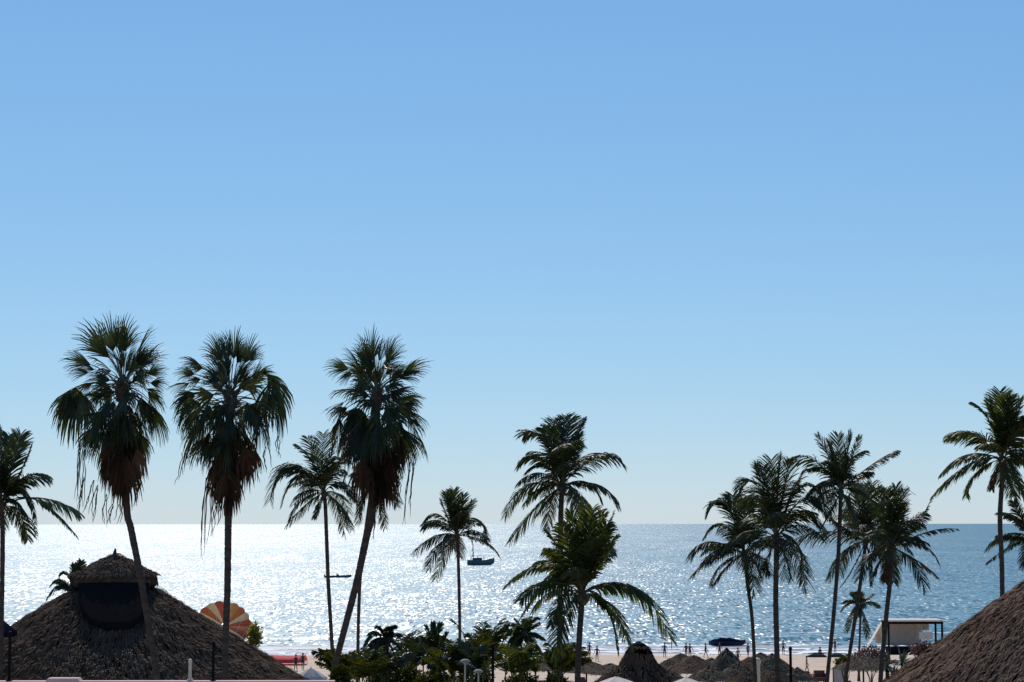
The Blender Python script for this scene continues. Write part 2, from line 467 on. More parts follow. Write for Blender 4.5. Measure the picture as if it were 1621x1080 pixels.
def trunk_mesh(parent, pts, radii, seed, ring=0.22, flare=True):
    """a ringed trunk through pts (bottom first)"""
    r = random.Random(seed)
    P = [pts[0]]; total = sum((pts[k + 1] - pts[k]).length for k in range(len(pts) - 1))
    # Catmull-Rom resample
    def cr(k, u):
        p0 = pts[max(k - 1, 0)]; p1 = pts[k]; p2 = pts[k + 1]; p3 = pts[min(k + 2, len(pts) - 1)]
        return 0.5 * ((2 * p1) + (p2 - p0) * u + (2 * p0 - 5 * p1 + 4 * p2 - p3) * u * u + (3 * p1 - p0 - 3 * p2 + p3) * u ** 3)
    S2 = []; R2 = []
    for k in range(len(pts) - 1):
        m = max(2, int((pts[k + 1] - pts[k]).length / ring))
        for j in range(m):
            S2.append(cr(k, j / m)); R2.append(radii[k] + (radii[k + 1] - radii[k]) * j / m)
    S2.append(pts[-1]); R2.append(radii[-1])
    mb = MB(); sides = 10; rings = []
    for k, p in enumerate(S2):
        for q, (dz, sc) in enumerate(((0.0, 1.0), (0.55, 1.04))):
            if k == len(S2) - 1 and q: break
            pp = p + ((S2[k + 1] - p) * dz if k < len(S2) - 1 else Vector((0, 0, 0)))
            rad = R2[k] * sc * r.uniform(0.97, 1.03)
            if flare and k < 4: rad *= 1 + 0.35 * (1 - k / 4.0)
            rings.append([mb.vert(pp + Vector((math.cos(2 * PI * j / sides), math.sin(2 * PI * j / sides), 0)) * rad * r.uniform(0.96, 1.04)) for j in range(sides)])
    for k in range(len(rings) - 1):
        tt = r.uniform(0.88, 1.1)
        for j in range(sides):
            j2 = (j + 1) % sides
            mb.face((rings[k][j], rings[k][j2], rings[k + 1][j2], rings[k + 1][j]), tt)
    mb.face(tuple(rings[-1]))
    return mb.build('trunk', M['trunk'], parent, smooth=False)

def crown_heart(parent, c, rad, seed, mat=None):
    """the fibrous heart that the fronds spring from"""
    r = random.Random(seed); mb = MB()
    prof = [(rad * 0.5, -rad * 3.2), (rad * 0.9, -rad * 1.8), (rad * 1.25, -rad * 0.4), (rad * 0.9, rad * 0.8), (rad * 0.3, rad * 2.0)]
    mb.lathe(c, prof, 9, wob=0.15, seed=seed)
    for k in range(16):                      # old leaf bases sticking out
        a = r.uniform(0, 2 * PI); z = r.uniform(-2.8, 0.4) * rad
        d = Vector((math.cos(a), math.sin(a), r.uniform(0.3, 1.2))).normalized()
        p = c + Vector((math.cos(a) * rad * 0.8, math.sin(a) * rad * 0.8, z))
        mb.tube([p, p + d * rad * r.uniform(0.8, 1.8)], [rad * 0.22, rad * 0.06], sides=4)
    return mb.build('crown_heart', mat or M['strand'], parent)

def coco_palm(label, d, hub, trunk_px, wpx, fronds, seed, group='coconut palms by the beach', fill=8, mat=None, lf=0.30, name='coconut_palm', cat='palm tree', nuts=0,
              droop=0.4):
    r = random.Random(seed)
    mat = mat or M['leaf']
    H = U(hub[0], hub[1], d)
    tp = [U(x, y, d) for x, y in trunk_px]                 # top first
    base = tp[-1].copy(); gz = ground_z(d)
    if base.z > gz:                                        # carry the last lean on down to the ground
        dirn = (tp[-1] - tp[-2]); slope_x = dirn.x / dirn.z
        slope_x *= 0.7
        base = Vector((tp[-1].x + (gz - 0.1 - tp[-1].z) * slope_x, d, gz - 0.1)); tp.append(base)
    else:
        base.z = gz - 0.1; tp[-1] = base
    root = thing(name, (base.x, d, gz), label, cat, group)
    rad = wpx * d / F * 0.33
    pts = list(reversed([H - Vector((0, 0, 0.1))] + tp))
    trunk_mesh(root, pts, [rad * 1.25] + [rad * 1.05] * (len(pts) - 2) + [rad * 0.85], seed)
    crown_heart(root, H, rad * 1.35, seed)
    lens = []
    for k, fr in enumerate(fronds):
        mx, my, tx, ty = fr[:4]
        opt = fr[4] if len(fr) > 4 else {}
        plen = math.hypot(tx - hub[0], ty - hub[1]) * d / F
        lens.append(plen)
        dy = opt.get('dy', r.uniform(-0.3, 0.3)) * plen
        A = H + Vector((r.uniform(-.5, .5), r.uniform(-.5, .5), r.uniform(-.3, .5))) * rad
        m = U(mx, my, d + dy * 0.45); T = U(tx, ty, d + dy)
        feather_frond(root, A, m, T, seed * 100 + k, opt.get('mat', mat), lf=opt.get('lf', lf), droop=opt.get('droop', droop), dens=opt.get('dens', 1.0), thin=opt.get('thin', False),
                      tint=opt.get('tint', 1.0), bare=opt.get('bare', 0.14))
    Lm = sorted(lens)[len(lens) * 2 // 3] if lens else 3.0
    fill += 3
    for k in range(fill):                                  # fronds that point towards and away from the camera
        az = (PI / 2 if k % 2 else -PI / 2) + r.uniform(-0.95, 0.95)
        el = math.radians(75 - 105 * ((k + r.random()) / fill))
        L = Lm * r.uniform(0.85, 1.1)
        h = Vector((math.cos(az), math.sin(az), 0))
        Mid = H + (h * math.cos(el) + Vector((0, 0, 1)) * math.sin(el)) * L * 0.55
        d2 = (h * math.cos(el - 0.7) + Vector((0, 0, 1)) * math.sin(el - 0.7))
        feather_frond(root, H.copy(), Mid, Mid + d2 * L * 0.5, seed * 100 + 50 + k, mat, lf=lf, droop=droop)
    for k in range(nuts):
        a = 2 * PI * k / nuts + r.uniform(-.3, .3)
        mb = MB(); c = H + Vector((math.cos(a) * rad * 1.9, math.sin(a) * rad * 1.9, -rad * r.uniform(1.2, 3.0)))
        mb.lathe(c, [(0.01, -0.15), (0.09, -0.11), (0.125, 0.0), (0.09, 0.11), (0.01, 0.16)], 8)
        mb.build('coconut', M['rachis'], root, smooth=True)
    return root

LO = {'lf': 0.20, 'thin': True, 'dens': 0.6, 'droop': 0.3}      # a sparse, half-bare frond
coco_palm('coconut palm cut off by the left edge of the photo', 88, (2, 798), [(4, 840), (3, 940), (0, 1080)], 11,
    [(20, 735, 33, 688), (30, 752, 51, 703, {'lf': .14}), (2, 740, 0, 684), (-16, 740, -25, 690), (12, 738, 14, 690), (30, 762, 47, 762), (40, 780, 57, 846, {'lf': .13}), (24, 812, 38, 850, {'lf': .16}),
     (66, 788, 125, 812, {'lf': .27, 'tint': 2.2, 'bare': .40, 'droop': .35}), (60, 792, 121, 848, {'lf': .16, 'tint': 1.3, 'bare': .5}), (28, 770, 48, 800), (-30, 780, -70, 820), (-40, 760, -80, 770), (-20, 820, -45, 865), (20, 790, 44, 822)], 11, fill=10)
coco_palm('coconut palm left of the rightmost fan palm, its thin trunk crossing a boat', 146, (513, 780), [(515, 800), (518, 880), (520, 930), (527, 1050)], 8.5,
    [(458, 736, 427, 792), (474, 752, 447, 796), (487, 797, 454, 832), (505, 800, 497, 820, {'lf': .3}), (537, 800, 556, 838), (496, 735, 472, 705), (503, 733, 488, 694), (511, 733, 512, 688),
     (540, 765, 566, 795), (530, 742, 548, 716), (482, 742, 445, 742), (520, 735, 532, 695), (470, 742, 436, 765)], 12, fill=7)
coco_palm('coconut palm hidden behind the rightmost fan palm, only its thin trunk showing', 150, (588, 770), [(580, 830), (572, 890), (568, 960), (566, 1048)], 7.5,
    [(570, 745, 555, 790), (605, 745, 625, 780), (585, 740, 580, 715), (600, 790, 610, 835), (575, 790, 566, 830)], 13, fill=5)
coco_palm('small coconut palm standing alone with the excursion boat behind its right fronds', 150, (724, 848), [(725, 872), (727, 950), (728, 1035)], 7,
    [(721, 812, 719, 776), (713, 815, 706, 781), (729, 815, 734, 784), (738, 818, 748, 793), (709, 820, 699, 794), (694, 814, 672, 826), (692, 848, 655, 876), (706, 874, 689, 916), (757, 826, 768, 858),
     (744, 850, 749, 884, {'lf': .12, 'dens': .5}), (766, 856, 790, 880, {'lf': .2, 'dens': .8}), (690, 828, 670, 838), (717, 812, 713, 782), (733, 815, 742, 800)], 14, fill=8)
coco_palm('tall coconut palm in the middle, rising behind the shorter broad one', 118, (890, 770), [(888, 810), (887, 900), (885, 1062)], 12,
    [(882, 712, 877, 667), (890, 710, 895, 661), (896, 712, 904, 664), (908, 706, 924, 664, {'lf': .16}), (873, 704, 856, 671, {'lf': .06, 'dens': .5}), (861, 698, 830, 688), (850, 724, 820, 738), (838, 768, 800, 816),
     (850, 803, 808, 856), (948, 722, 984, 731), (948, 768, 978, 802), (928, 763, 952, 794), (912, 780, 925, 802), (862, 735, 832, 748), (875, 712, 864, 680), (905, 725, 915, 690), (860, 770, 830, 800), (868, 790, 850, 815)], 15, fill=9)
coco_palm('short broad coconut palm with bright green upright fronds in front of the tall middle one', 78, (921, 940), [(920, 965), (917, 1010), (914, 1082)], 13,
    [(912, 870, 903, 812), (920, 866, 922, 799), (928, 868, 938, 806), (936, 872, 952, 812), (946, 878, 969, 818), (905, 880, 890, 832), (955, 884, 976, 848, {'lf': .12}), (962, 870, 981, 848, {'lf': .05, 'dens': .3}),
     (866, 893, 800, 928, {'lf': .2}), (880, 908, 836, 962, {'lf': .2}), (872, 920, 812, 1000, {'lf': .18, 'dens': .8}), (1000, 930, 1062, 1012, {'lf': .23}), (967, 965, 1000, 1026, {'lf': .26}), (955, 950, 978, 1030, {'lf': .22}), (985, 926, 1032, 952, {'lf': .24}),
     (890, 880, 868, 842), (897, 900, 868, 870), (925, 872, 930, 815), (941, 880, 960, 830)], 16, fill=8, mat=M['leaf_young'], nuts=7, lf=.25)
coco_palm('coconut palm with a leaning thin trunk, leftmost of the right-hand group', 132, (1178, 878), [(1180, 890), (1184, 930), (1190, 975), (1194, 1042)], 8,
    [(1150, 800, 1121, 812), (1146, 830, 1116, 849), (1122, 858, 1092, 884), (1140, 874, 1094, 912), (1155, 892, 1130, 926), (1166, 820, 1160, 785), (1178, 825, 1182, 788), (1200, 840, 1218, 800), (1208, 860, 1240, 868),
     (1158, 815, 1138, 792), (1160, 860, 1135, 875), (1195, 890, 1205, 920)], 17, fill=8)
coco_palm('full coconut palm with the thickest straight trunk in the right-hand group', 126, (1229, 850), [(1229, 885), (1228, 960), (1231, 1080)], 12,
    [(1224, 785, 1221, 729), (1231, 785, 1236, 724), (1240, 785, 1251, 733), (1213, 790, 1198, 736), (1198, 768, 1170, 775), (1200, 800, 1178, 806), (1275, 790, 1314, 822), (1265, 772, 1300, 786), (1275, 815, 1308, 850), (1262, 862, 1272, 920),
     (1242, 880, 1252, 916), (1205, 870, 1192, 895), (1218, 785, 1209, 740), (1250, 790, 1272, 748), (1255, 815, 1290, 812), (1213, 890, 1215, 905)], 18, fill=9)
coco_palm('tallest coconut palm of the right-hand group, with long spread fronds', 128, (1331, 778), [(1330, 810), (1327, 880), (1319, 980), (1309, 1080)], 9,
    [(1315, 732, 1296, 691), (1328, 735, 1327, 690), (1338, 735, 1346, 687), (1347, 732, 1361, 691, {'lf': .15}), (1378, 738, 1418, 714, {'lf': .22}), (1290, 730, 1250, 726, {'dens': .8}), (1305, 762, 1272, 792), (1358, 775, 1388, 800),
     (1322, 735, 1312, 700), (1308, 745, 1282, 742), (1352, 755, 1380, 748), (1320, 800, 1300, 835), (1345, 800, 1358, 835)], 19, fill=7)
K = coco_palm('coconut palm with a pale cut stalk below its crown and a dark leaning trunk', 136, (1370, 858), [(1366, 895), (1358, 950), (1348, 1015), (1338, 1080)], 8.5,
    [(1374, 810, 1381, 765), (1362, 812, 1358, 772), (1352, 818, 1342, 788), (1316, 842, 1262, 852), (1335, 874, 1312, 918), (1350, 900, 1330, 930, {'lf': .1}), (1378, 890, 1379, 928, {'lf': .14}), (1390, 820, 1400, 790), (1340, 838, 1318, 822), (1395, 845, 1420, 850),
     (1368, 815, 1368, 770)], 20, fill=7)
mb = MB(); mb.tube([U(1362, 880, 135.2), U(1376, 878.5, 135.0), U(1389, 879.5, 135.1)], [0.07, 0.09, 0.06], sides=6)
mb.build('cut_stalk', M['white_paint'], K)
coco_palm('coconut palm with drooping brown-tipped right fronds, beside the white beach pavilion', 118, (1411, 868), [(1409, 918), (1403, 975), (1394, 1072)], 10.5,
    [(1408, 820, 1404, 777), (1420, 822, 1431, 777), (1400, 824, 1388, 775), (1418, 785, 1450, 785, {'lf': .05, 'dens': .4, 'thin': True}), (1448, 832, 1477, 787, {'lf': .12, 'dens': .6}), (1468, 843, 1515, 838, {'lf': .1, 'dens': .7}),
     (1458, 862, 1486, 893, {'lf': .2}), (1455, 890, 1484, 914, {'mat': M['leaf_dead'], 'lf': .2}), (1404, 895, 1401, 922, {'mat': M['leaf_dead'], 'lf': .3}), (1390, 850, 1366, 842), (1440, 830, 1462, 812), (1395, 885, 1385, 910), (1414, 815, 1418, 772), (1430, 850, 1468, 860)], 21, fill=8)
coco_palm('dwarf palm in the distance between two dark trunks left of the pavilion', 205, (1362, 960), [(1362, 975), (1361, 1005), (1360, 1036)], 5,
    [(1346, 953, 1331, 968), (1348, 950, 1334, 954), (1350, 972, 1340, 1000), (1372, 948, 1381, 941), (1378, 953, 1393, 962), (1368, 980, 1373, 1008), (1354, 947, 1349, 940), (1362, 948, 1364, 938)], 22, fill=5, lf=.3)
coco_palm('tall coconut palm near the right edge, trunk meeting the thatched roof', 92, (1586, 728), [(1587, 755), (1583, 820), (1586, 900), (1588, 1060)], 11,
    [(1584, 672, 1583, 621), (1578, 676, 1566, 636), (1592, 676, 1601, 631), (1600, 680, 1614, 634), (1567, 668, 1540, 638, {'lf': .17}), (1542, 688, 1498, 696, {'lf': .22}), (1536, 734, 1479, 782), (1610, 704, 1648, 690), (1606, 748, 1628, 796), (1612, 728, 1655, 742),
     (1597, 760, 1612, 800, {'lf': .16}), (1588, 674, 1592, 628), (1574, 755, 1570, 775, {'lf': .3, 'mat': M['leaf_dead']})], 23, fill=9, mat=M['leaf_young'])
coco_palm('palm cut off by the right edge, one curled dark frond reaching left', 128, (1632, 852), [(1634, 880), (1636, 960), (1640, 1070)], 9,
    [(1610, 825, 1594, 816), (1592, 846, 1562, 868), (1598, 866, 1562, 892, {'lf': .13}), (1616, 820, 1605, 795), (1632, 815, 1634, 780), (1650, 820, 1665, 790), (1665, 850, 1695, 875), (1650, 880, 1670, 910), (1605, 850, 1580, 848)], 24, fill=8)

# ---- the young palms in the planting strip
young = 'young palms in the planting strip'
coco_palm('young palm with a round drooping head just right of the fan palm trunks', 104, (611, 1013), [(613, 1030), (616, 1080)], 7,
    [(592, 1002, 577, 1024), (596, 1000, 584, 1004), (604, 998, 600, 992), (617, 1000, 620, 994), (622, 1004, 633, 1004), (624, 1015, 634, 1030), (597, 1012, 580, 1034), (618, 1022, 628, 1045), (600, 1020, 592, 1044)], 31, young, fill=6, name='young_palm', lf=.36)
coco_palm('young palm with stiff upright leaves standing tall in the shrubs', 103, (692, 1045), [(692, 1056), (692, 1080)], 12,
    [(682, 1015, 674, 991), (688, 1012, 685, 986), (694, 1012, 697, 987), (700, 1018, 707, 1002), (680, 1025, 668, 1008), (704, 1030, 716, 1020), (676, 1040, 660, 1040), (708, 1042, 724, 1046)], 32, young, fill=5, name='young_palm', lf=.2, droop=.15)
coco_palm('young leaning palm below the left fronds of the short broad coconut palm', 106, (831, 1004), [(834, 1022), (826, 1045), (822, 1080)], 7,
    [(812, 994, 795, 1018), (812, 1000, 797, 1002), (818, 1012, 800, 1042), (842, 992, 852, 986), (845, 1002, 862, 1012), (824, 990, 816, 980), (846, 1018, 855, 1040), (822, 1018, 812, 1052)], 33, young, fill=6, name='young_palm', lf=.34, mat=M['leaf_young'])
coco_palm('young palm whose fronds stick out behind the left side of the big thatched roof', 116, (121, 945), [(122, 960), (124, 1010), (126, 1080)], 8,
    [(98, 925, 74, 948), (98, 918, 80, 926), (108, 910, 95, 910), (118, 915, 117, 893), (126, 915, 129, 888), (132, 918, 137, 898), (104, 938, 84, 962)], 34, young, fill=5, name='young_palm', lf=.24)

def areca(label, px, py, d, spread, seed, mat=None):
    r = random.Random(seed)
    top = U(px, py, d); gz = ground_z(d)
    root = thing('areca_palm', (top.x, d, gz), label, 'palm', 'bushy palms in the planting strip')
    base = Vector((top.x, d, gz))
    sp = spread * d / F
    hub_h = max(1.0, top.z - gz - sp * 0.9)
    for k in range(6):
        a = r.uniform(0, 2 * PI); o = Vector((math.cos(a), math.sin(a), 0)) * 0.25
        mb = MB(); mb.tube([base + o, base + o * 2.2 + Vector((0, 0, hub_h * 0.6)), base + o * 3 + Vector((0, 0, hub_h))], [.06, .05, .04], sides=6)
        mb.build('stem', M['rachis'], root)
        for q in range(4):
            az = a + r.uniform(-1.3, 1.3); el = math.radians(r.uniform(42, 88))
            L = sp * r.uniform(0.85, 1.25)
            A = base + o * 3 + Vector((0, 0, hub_h)); h = Vector((math.cos(az), math.sin(az), 0))
            Mi = A + (h * math.cos(el) + Vector((0, 0, 1)) * math.sin(el)) * L * .55
            T = Mi + (h * math.cos(el - .55) + Vector((0, 0, 1)) * math.sin(el - .55)) * L * .5
            feather_frond(root, A, Mi, T, seed * 91 + k * 7 + q, mat or M['shrub'], lf=.30, droop=.4, n=24, wide=.085)
    return root
areca('bushy palm at the foot of the leaning fan palm trunk', 556, 1034, 92, 48, 41)
areca('bushy palm between the round-headed and the stiff young palms', 652, 1012, 108, 58, 42, M['leaf'])
areca('tall bushy palm right of the stiff young palm, behind the garden lamps', 754, 996, 110, 62, 43)
areca('low bushy palm behind the taller garden lamp at the bottom edge', 722, 1024, 98, 50, 44)
areca('bushy palm right of the dark slim post at the bottom edge', 803, 1028, 97, 48, 45, M['leaf_young'])
areca('low bushy palm in front of the tall middle palm trunk', 868, 1026, 100, 48, 46)
areca('bushy palm under the round-headed young palm', 592, 1034, 100, 48, 47, M['leaf'])
areca('bushy palm left of the dark slim post at the bottom edge', 768, 1026, 96, 48, 50, M['leaf'])

# ---- fan palms
def fan_leaf(parent, A, Hs, T, seed, mat, span=1.25, droop=0.5, tint=1.0, nseg=19, name='frond'):
    """one palmate leaf: a petiole from A to Hs, then a folded fan of pointed segments reaching T"""
    r = random.Random(seed); mb = MB()
    mid = (A + Hs) * 0.5 + Vector((0, 0, 0.12 * (Hs - A).length))
    pts = [bez(A, mid, Hs, k / 5.0) for k in range(6)]
    mb.tube(pts, [0.024, 0.021, 0.019, 0.017, 0.015, 0.013], sides=4, mi=1, cap=False)
    ax = (T - Hs); R = ax.length; ax.normalize()
    rv = Vector((r.uniform(-1, 1), r.uniform(-1, 1), r.uniform(-0.2, 0.6)))
    s = ax.cross(rv).normalized(); nrm = s.cross(ax).normalized()
    if nrm.z < 0: nrm = -nrm
    fold = r.uniform(0.2, 0.55)
    for k in range(nseg):
        th = span * (2.0 * (k + 0.5) / nseg - 1) * r.uniform(0.94, 1.06)
        ln = R * (1.0 - 0.28 * abs(th) / span) * r.uniform(0.86, 1.08)
        dv = (ax * math.cos(th) + s * math.sin(th) - nrm * fold * abs(math.sin(th))).normalized()
        wv = (s * math.cos(th) - ax * math.sin(th)).normalized()
        dth = 2 * span / nseg
        p0 = Hs; p1 = Hs + dv * ln * 0.5
        d1 = (dv + DOWN * droop * r.uniform(0.15, 0.7)).normalized(); p2 = p1 + d1 * ln * 0.28
        d2 = (d1 + DOWN * droop * r.uniform(0.6, 2.0)).normalized(); p3 = p2 + d2 * ln * 0.24
        w = dth * ln * 0.5
        mb.strip([p0, p1, p2, p3], [0.012, w * 1.08, w * 0.78, 0.010], (wv + nrm * r.uniform(-.35, .35)).normalized(), tint=tint * r.uniform(0.7, 1.25))
    return mb.build(name, [mat, M['rachis']], parent)

def fan_palm(label, d, hub, trunk_px, w0, w1, leaves, skirt, strands, seed, nfill, reach, rust=1.0):
    r = random.Random(seed)
    H = U(hub[0], hub[1], d); gz = ground_z(d)
    tp = [U(x, y, d) for x, y in trunk_px]
    sl = (tp[-1].x - tp[-2].x) / (tp[-1].z - tp[-2].z) * 0.8
    tp.append(Vector((tp[-1].x + (gz - 0.1 - tp[-1].z) * sl, d, gz - 0.1)))
    root = thing('fan_palm', (tp[-1].x, d, gz), label, 'palm tree', 'fan palms')
    pts = list(reversed([H] + tp)); k = d / F * .39
    n = len(pts)
    trunk_mesh(root, pts, [w1 * k * 1.1] + [w1 * k + (w0 - w1) * k * j / (n - 1) for j in range(1, n)], seed, ring=0.16)
    crown_heart(root, H, 0.2, seed)
    for j, lf in enumerate(leaves):
        hx, hy, tx, ty = lf[:4]; opt = lf[4] if len(lf) > 4 else {}
        dy = r.uniform(-0.5, 0.5)
        A = H + Vector((r.uniform(-.08, .08), r.uniform(-.08, .08), r.uniform(-.35, .2)))
        hang = ty > hy + 15
        fan_leaf(root, A, U(hx, hy, d + dy), U(tx, ty, d + dy * 1.5), seed * 200 + j, opt.get('mat', M['leaf']),
                 span=opt.get('span', 0.7 if hang else 0.72), droop=opt.get('droop', 0.7 if hang else 0.3), tint=opt.get('tint', 1.0))
    nfill2 = nfill
    for j in range(nfill):                       # leaves on the near and far side of the crown
        az = (-PI / 2 if j % 2 else PI / 2) + r.uniform(-1.0, 1.0)
        el = math.radians(48 - 120 * (j + r.random()) / nfill)
        h = Vector((math.cos(az), math.sin(az), 0))
        dv = h * math.cos(el) + Vector((0, 0, 1)) * math.sin(el)
        Hs = H + Vector((0, 0, -0.25 * (j / nfill) * 2)) + dv * reach * r.uniform(0.5, 0.7)
        d2 = (dv + DOWN * (0.25 + 0.6 * (j / nfill))).normalized()
        fan_leaf(root, H + Vector((0, 0, -0.5 * j / nfill)), Hs, Hs + d2 * reach * 0.75, seed * 200 + 80 + j, M['leaf'], span=0.85, droop=0.45)
    for j in range(7):                           # stiff young leaves close round the growing point
        az = r.uniform(0, 2 * PI); el = math.radians(r.uniform(42, 85)); h = Vector((math.cos(az), math.sin(az), 0))
        dv = h * math.cos(el) + Vector((0, 0, 1)) * math.sin(el)
        Hs = H + dv * reach * r.uniform(0.22, 0.5)
        fan_leaf(root, H.copy(), Hs, Hs + (dv + h * .15).normalized() * reach * r.uniform(0.5, 0.85), seed * 200 + 900 + j, M['leaf'], span=r.uniform(.45, .7), droop=0.25, tint=r.uniform(0.7, 1.3))
    for j in range(nfill):                       # older leaves low in the crown, hanging close in
        az = r.uniform(0, 2 * PI); el = math.radians(r.uniform(-55, 25))
        h = Vector((math.cos(az), math.sin(az), 0))
        A = H + Vector((0, 0, -r.uniform(0.2, 1.3)))
        Hs = A + (h * math.cos(el) + Vector((0, 0, 1)) * math.sin(el)) * reach * r.uniform(0.3, 0.6)
        d2 = (h * 0.35 + DOWN * r.uniform(0.5, 1.2)).normalized()
        fan_leaf(root, A, Hs, Hs + d2 * reach * r.uniform(0.55, 0.8), seed * 200 + 500 + j, M['leaf'], span=0.7, droop=0.7, tint=r.uniform(0.6, 1.1))
    for j in range(nfill // 2):                  # short-stalked leaves filling the heart of the crown
        az = r.uniform(0, 2 * PI); el = math.radians(r.uniform(-10, 65))
        h = Vector((math.cos(az), math.sin(az), 0))
        A = H + Vector((0, 0, r.uniform(-0.7, 0.1)))
        dv = h * math.cos(el) + Vector((0, 0, 1)) * math.sin(el)
        Hs = A + dv * reach * r.uniform(0.25, 0.5)
        d2 = (dv + DOWN * r.uniform(0.1, 0.7) + h * .3).normalized()
        fan_leaf(root, A, Hs, Hs + d2 * reach * r.uniform(0.45, 0.7), seed * 200 + 700 + j, M['leaf'], span=0.75, droop=0.5, tint=r.uniform(0.6, 1.1))
    for j, (hx, hy, tx, ty) in enumerate(skirt):  # the brown skirt of dead leaves hanging against the trunk
        for q in range(3):
            dy = (-0.45, 0.0, 0.45)[q] + r.uniform(-0.1, 0.1); ox = r.uniform(-10, 10); oy = r.uniform(-24, 20)
            A = U(hub[0] + (hx - hub[0]) * 0.35, hy - 35, d)
            fan_leaf(root, A, U(hx + ox, hy + oy, d + dy), U(tx + ox * .6, ty + oy, d + dy * 0.6), seed * 200 + 130 + j * 3 + q, M['leaf_dead'], span=0.55, droop=0.9,
                     tint=rust * r.uniform(0.45, 1.3), nseg=13, name='dead_frond')
    for j, (ax_, ay, bx_, by_) in enumerate(strands):
        mb = MB()
        for q in range(3):
            ox = r.uniform(-4, 4); dy = r.uniform(-.3, .3)
            a = U(ax_ + ox, ay + r.uniform(-8, 8), d + dy); b = U(bx_ + ox * 1.5 + r.uniform(-3, 3), by_ + r.uniform(-12, 6), d + dy)
            m_ = (a + b) * .5 + Vector((r.uniform(-.1, .1), r.uniform(-.1, .1), 0))
            pp = [bez(a, m_, b, u / 7.0) + Vector((r.uniform(-.03, .03), r.uniform(-.03, .03), 0)) for u in range(8)]
            mb.tube(pp, [.013, .015, .014, .016, .014, .012, .010, .005], sides=4)
        mb.build('hanging_strand', M['strand'], root)
    return root

LF = M['leaf']
fan_palm('fan palm with a wide rusty brown skirt, leftmost of the three tall ones', 65, (194, 612), [(200, 795), (207, 835), (217, 885), (228, 945), (239, 1015), (249, 1080)], 15, 12,
    [(190, 558, 199, 496), (179, 556, 171, 494), (168, 562, 130, 505), (200, 556, 193, 502), (185, 552, 186, 504), (196, 556, 208, 510), (174, 566, 140, 525), (188, 570, 160, 530), (200, 570, 215, 530),
     (214, 566, 239, 509), (224, 580, 257, 534), (216, 575, 248, 545), (234, 592, 266, 577), (238, 606, 268, 606), (234, 620, 268, 648), (240, 640, 268, 706, {'span': .5}), (232, 615, 262, 622), (236, 632, 258, 690),
     (144, 577, 96, 558, {'span': .6}), (140, 590, 104, 582), (150, 585, 125, 575), (120, 612, 96, 706, {'span': .9}), (108, 622, 86, 652), (128, 618, 112, 700), (135, 625, 128, 690), (145, 605, 118, 620), (112, 616, 92, 680),
     (170, 640, 152, 690), (215, 650, 226, 704), (190, 650, 184, 705), (236, 650, 246, 704), (160, 620, 140, 650), (205, 640, 208, 695), (222, 630, 240, 660)],
    [(170, 690, 150, 738), (172, 694, 160, 760), (182, 700, 174, 792), (192, 705, 189, 802), (202, 705, 203, 805), (212, 700, 217, 775), (222, 694, 232, 745), (228, 690, 240, 720), (178, 690, 165, 745), (208, 690, 222, 750),
     (196, 720, 196, 815)],
    [(126, 692, 121, 795), (134, 705, 129, 800), (146, 760, 132, 812), (152, 765, 145, 832), (166, 785, 160, 832), (178, 795, 172, 832), (226, 740, 214, 808), (132, 760, 122, 815), (190, 800, 186, 835)], 51, 18, 1.7)
fan_palm('straight-trunked fan palm with a skirt narrowing downwards, middle of the three tall ones', 65, (365, 632), [(362, 795), (361, 850), (360, 930), (357, 1010), (356, 1080)], 15, 12,
    [(352, 572, 330, 526), (362, 568, 364, 518), (370, 568, 377, 514), (388, 575, 402, 528), (396, 572, 411, 545), (358, 570, 350, 530), (375, 575, 390, 540), (350, 580, 335, 550), (362, 590, 350, 555), (378, 590, 385, 555),
     (316, 576, 284, 562), (322, 582, 290, 580), (308, 592, 275, 586), (300, 606, 263, 612), (310, 622, 266, 640), (318, 600, 290, 604), (300, 640, 275, 692), (322, 660, 286, 738, {'span': .6}), (310, 650, 290, 700), (296, 625, 272, 668), (330, 640, 310, 690),
     (415, 590, 440, 588), (424, 592, 456, 632), (432, 600, 452, 690, {'span': .9}), (440, 655, 440, 702), (420, 640, 430, 720), (410, 660, 406, 728), (428, 615, 458, 660), (400, 600, 430, 575), (436, 610, 446, 700), (405, 590, 415, 560), (418, 620, 440, 680),
     (345, 650, 335, 705), (385, 650, 392, 705), (365, 660, 366, 715), (398, 640, 410, 690)],
    [(338, 700, 326, 760), (346, 705, 338, 775), (354, 715, 350, 798), (362, 720, 361, 805), (370, 720, 369, 800), (378, 712, 377, 785), (388, 702, 388, 762), (398, 695, 400, 740), (350, 690, 344, 745), (375, 690, 380, 745), (364, 740, 362, 812)],
    [(326, 760, 318, 882), (330, 755, 320, 860), (336, 772, 330, 850), (350, 792, 346, 832), (404, 718, 411, 762), (421, 708, 426, 752), (440, 690, 442, 725), (292, 720, 284, 762)], 52, 18, 1.7, 0.5)
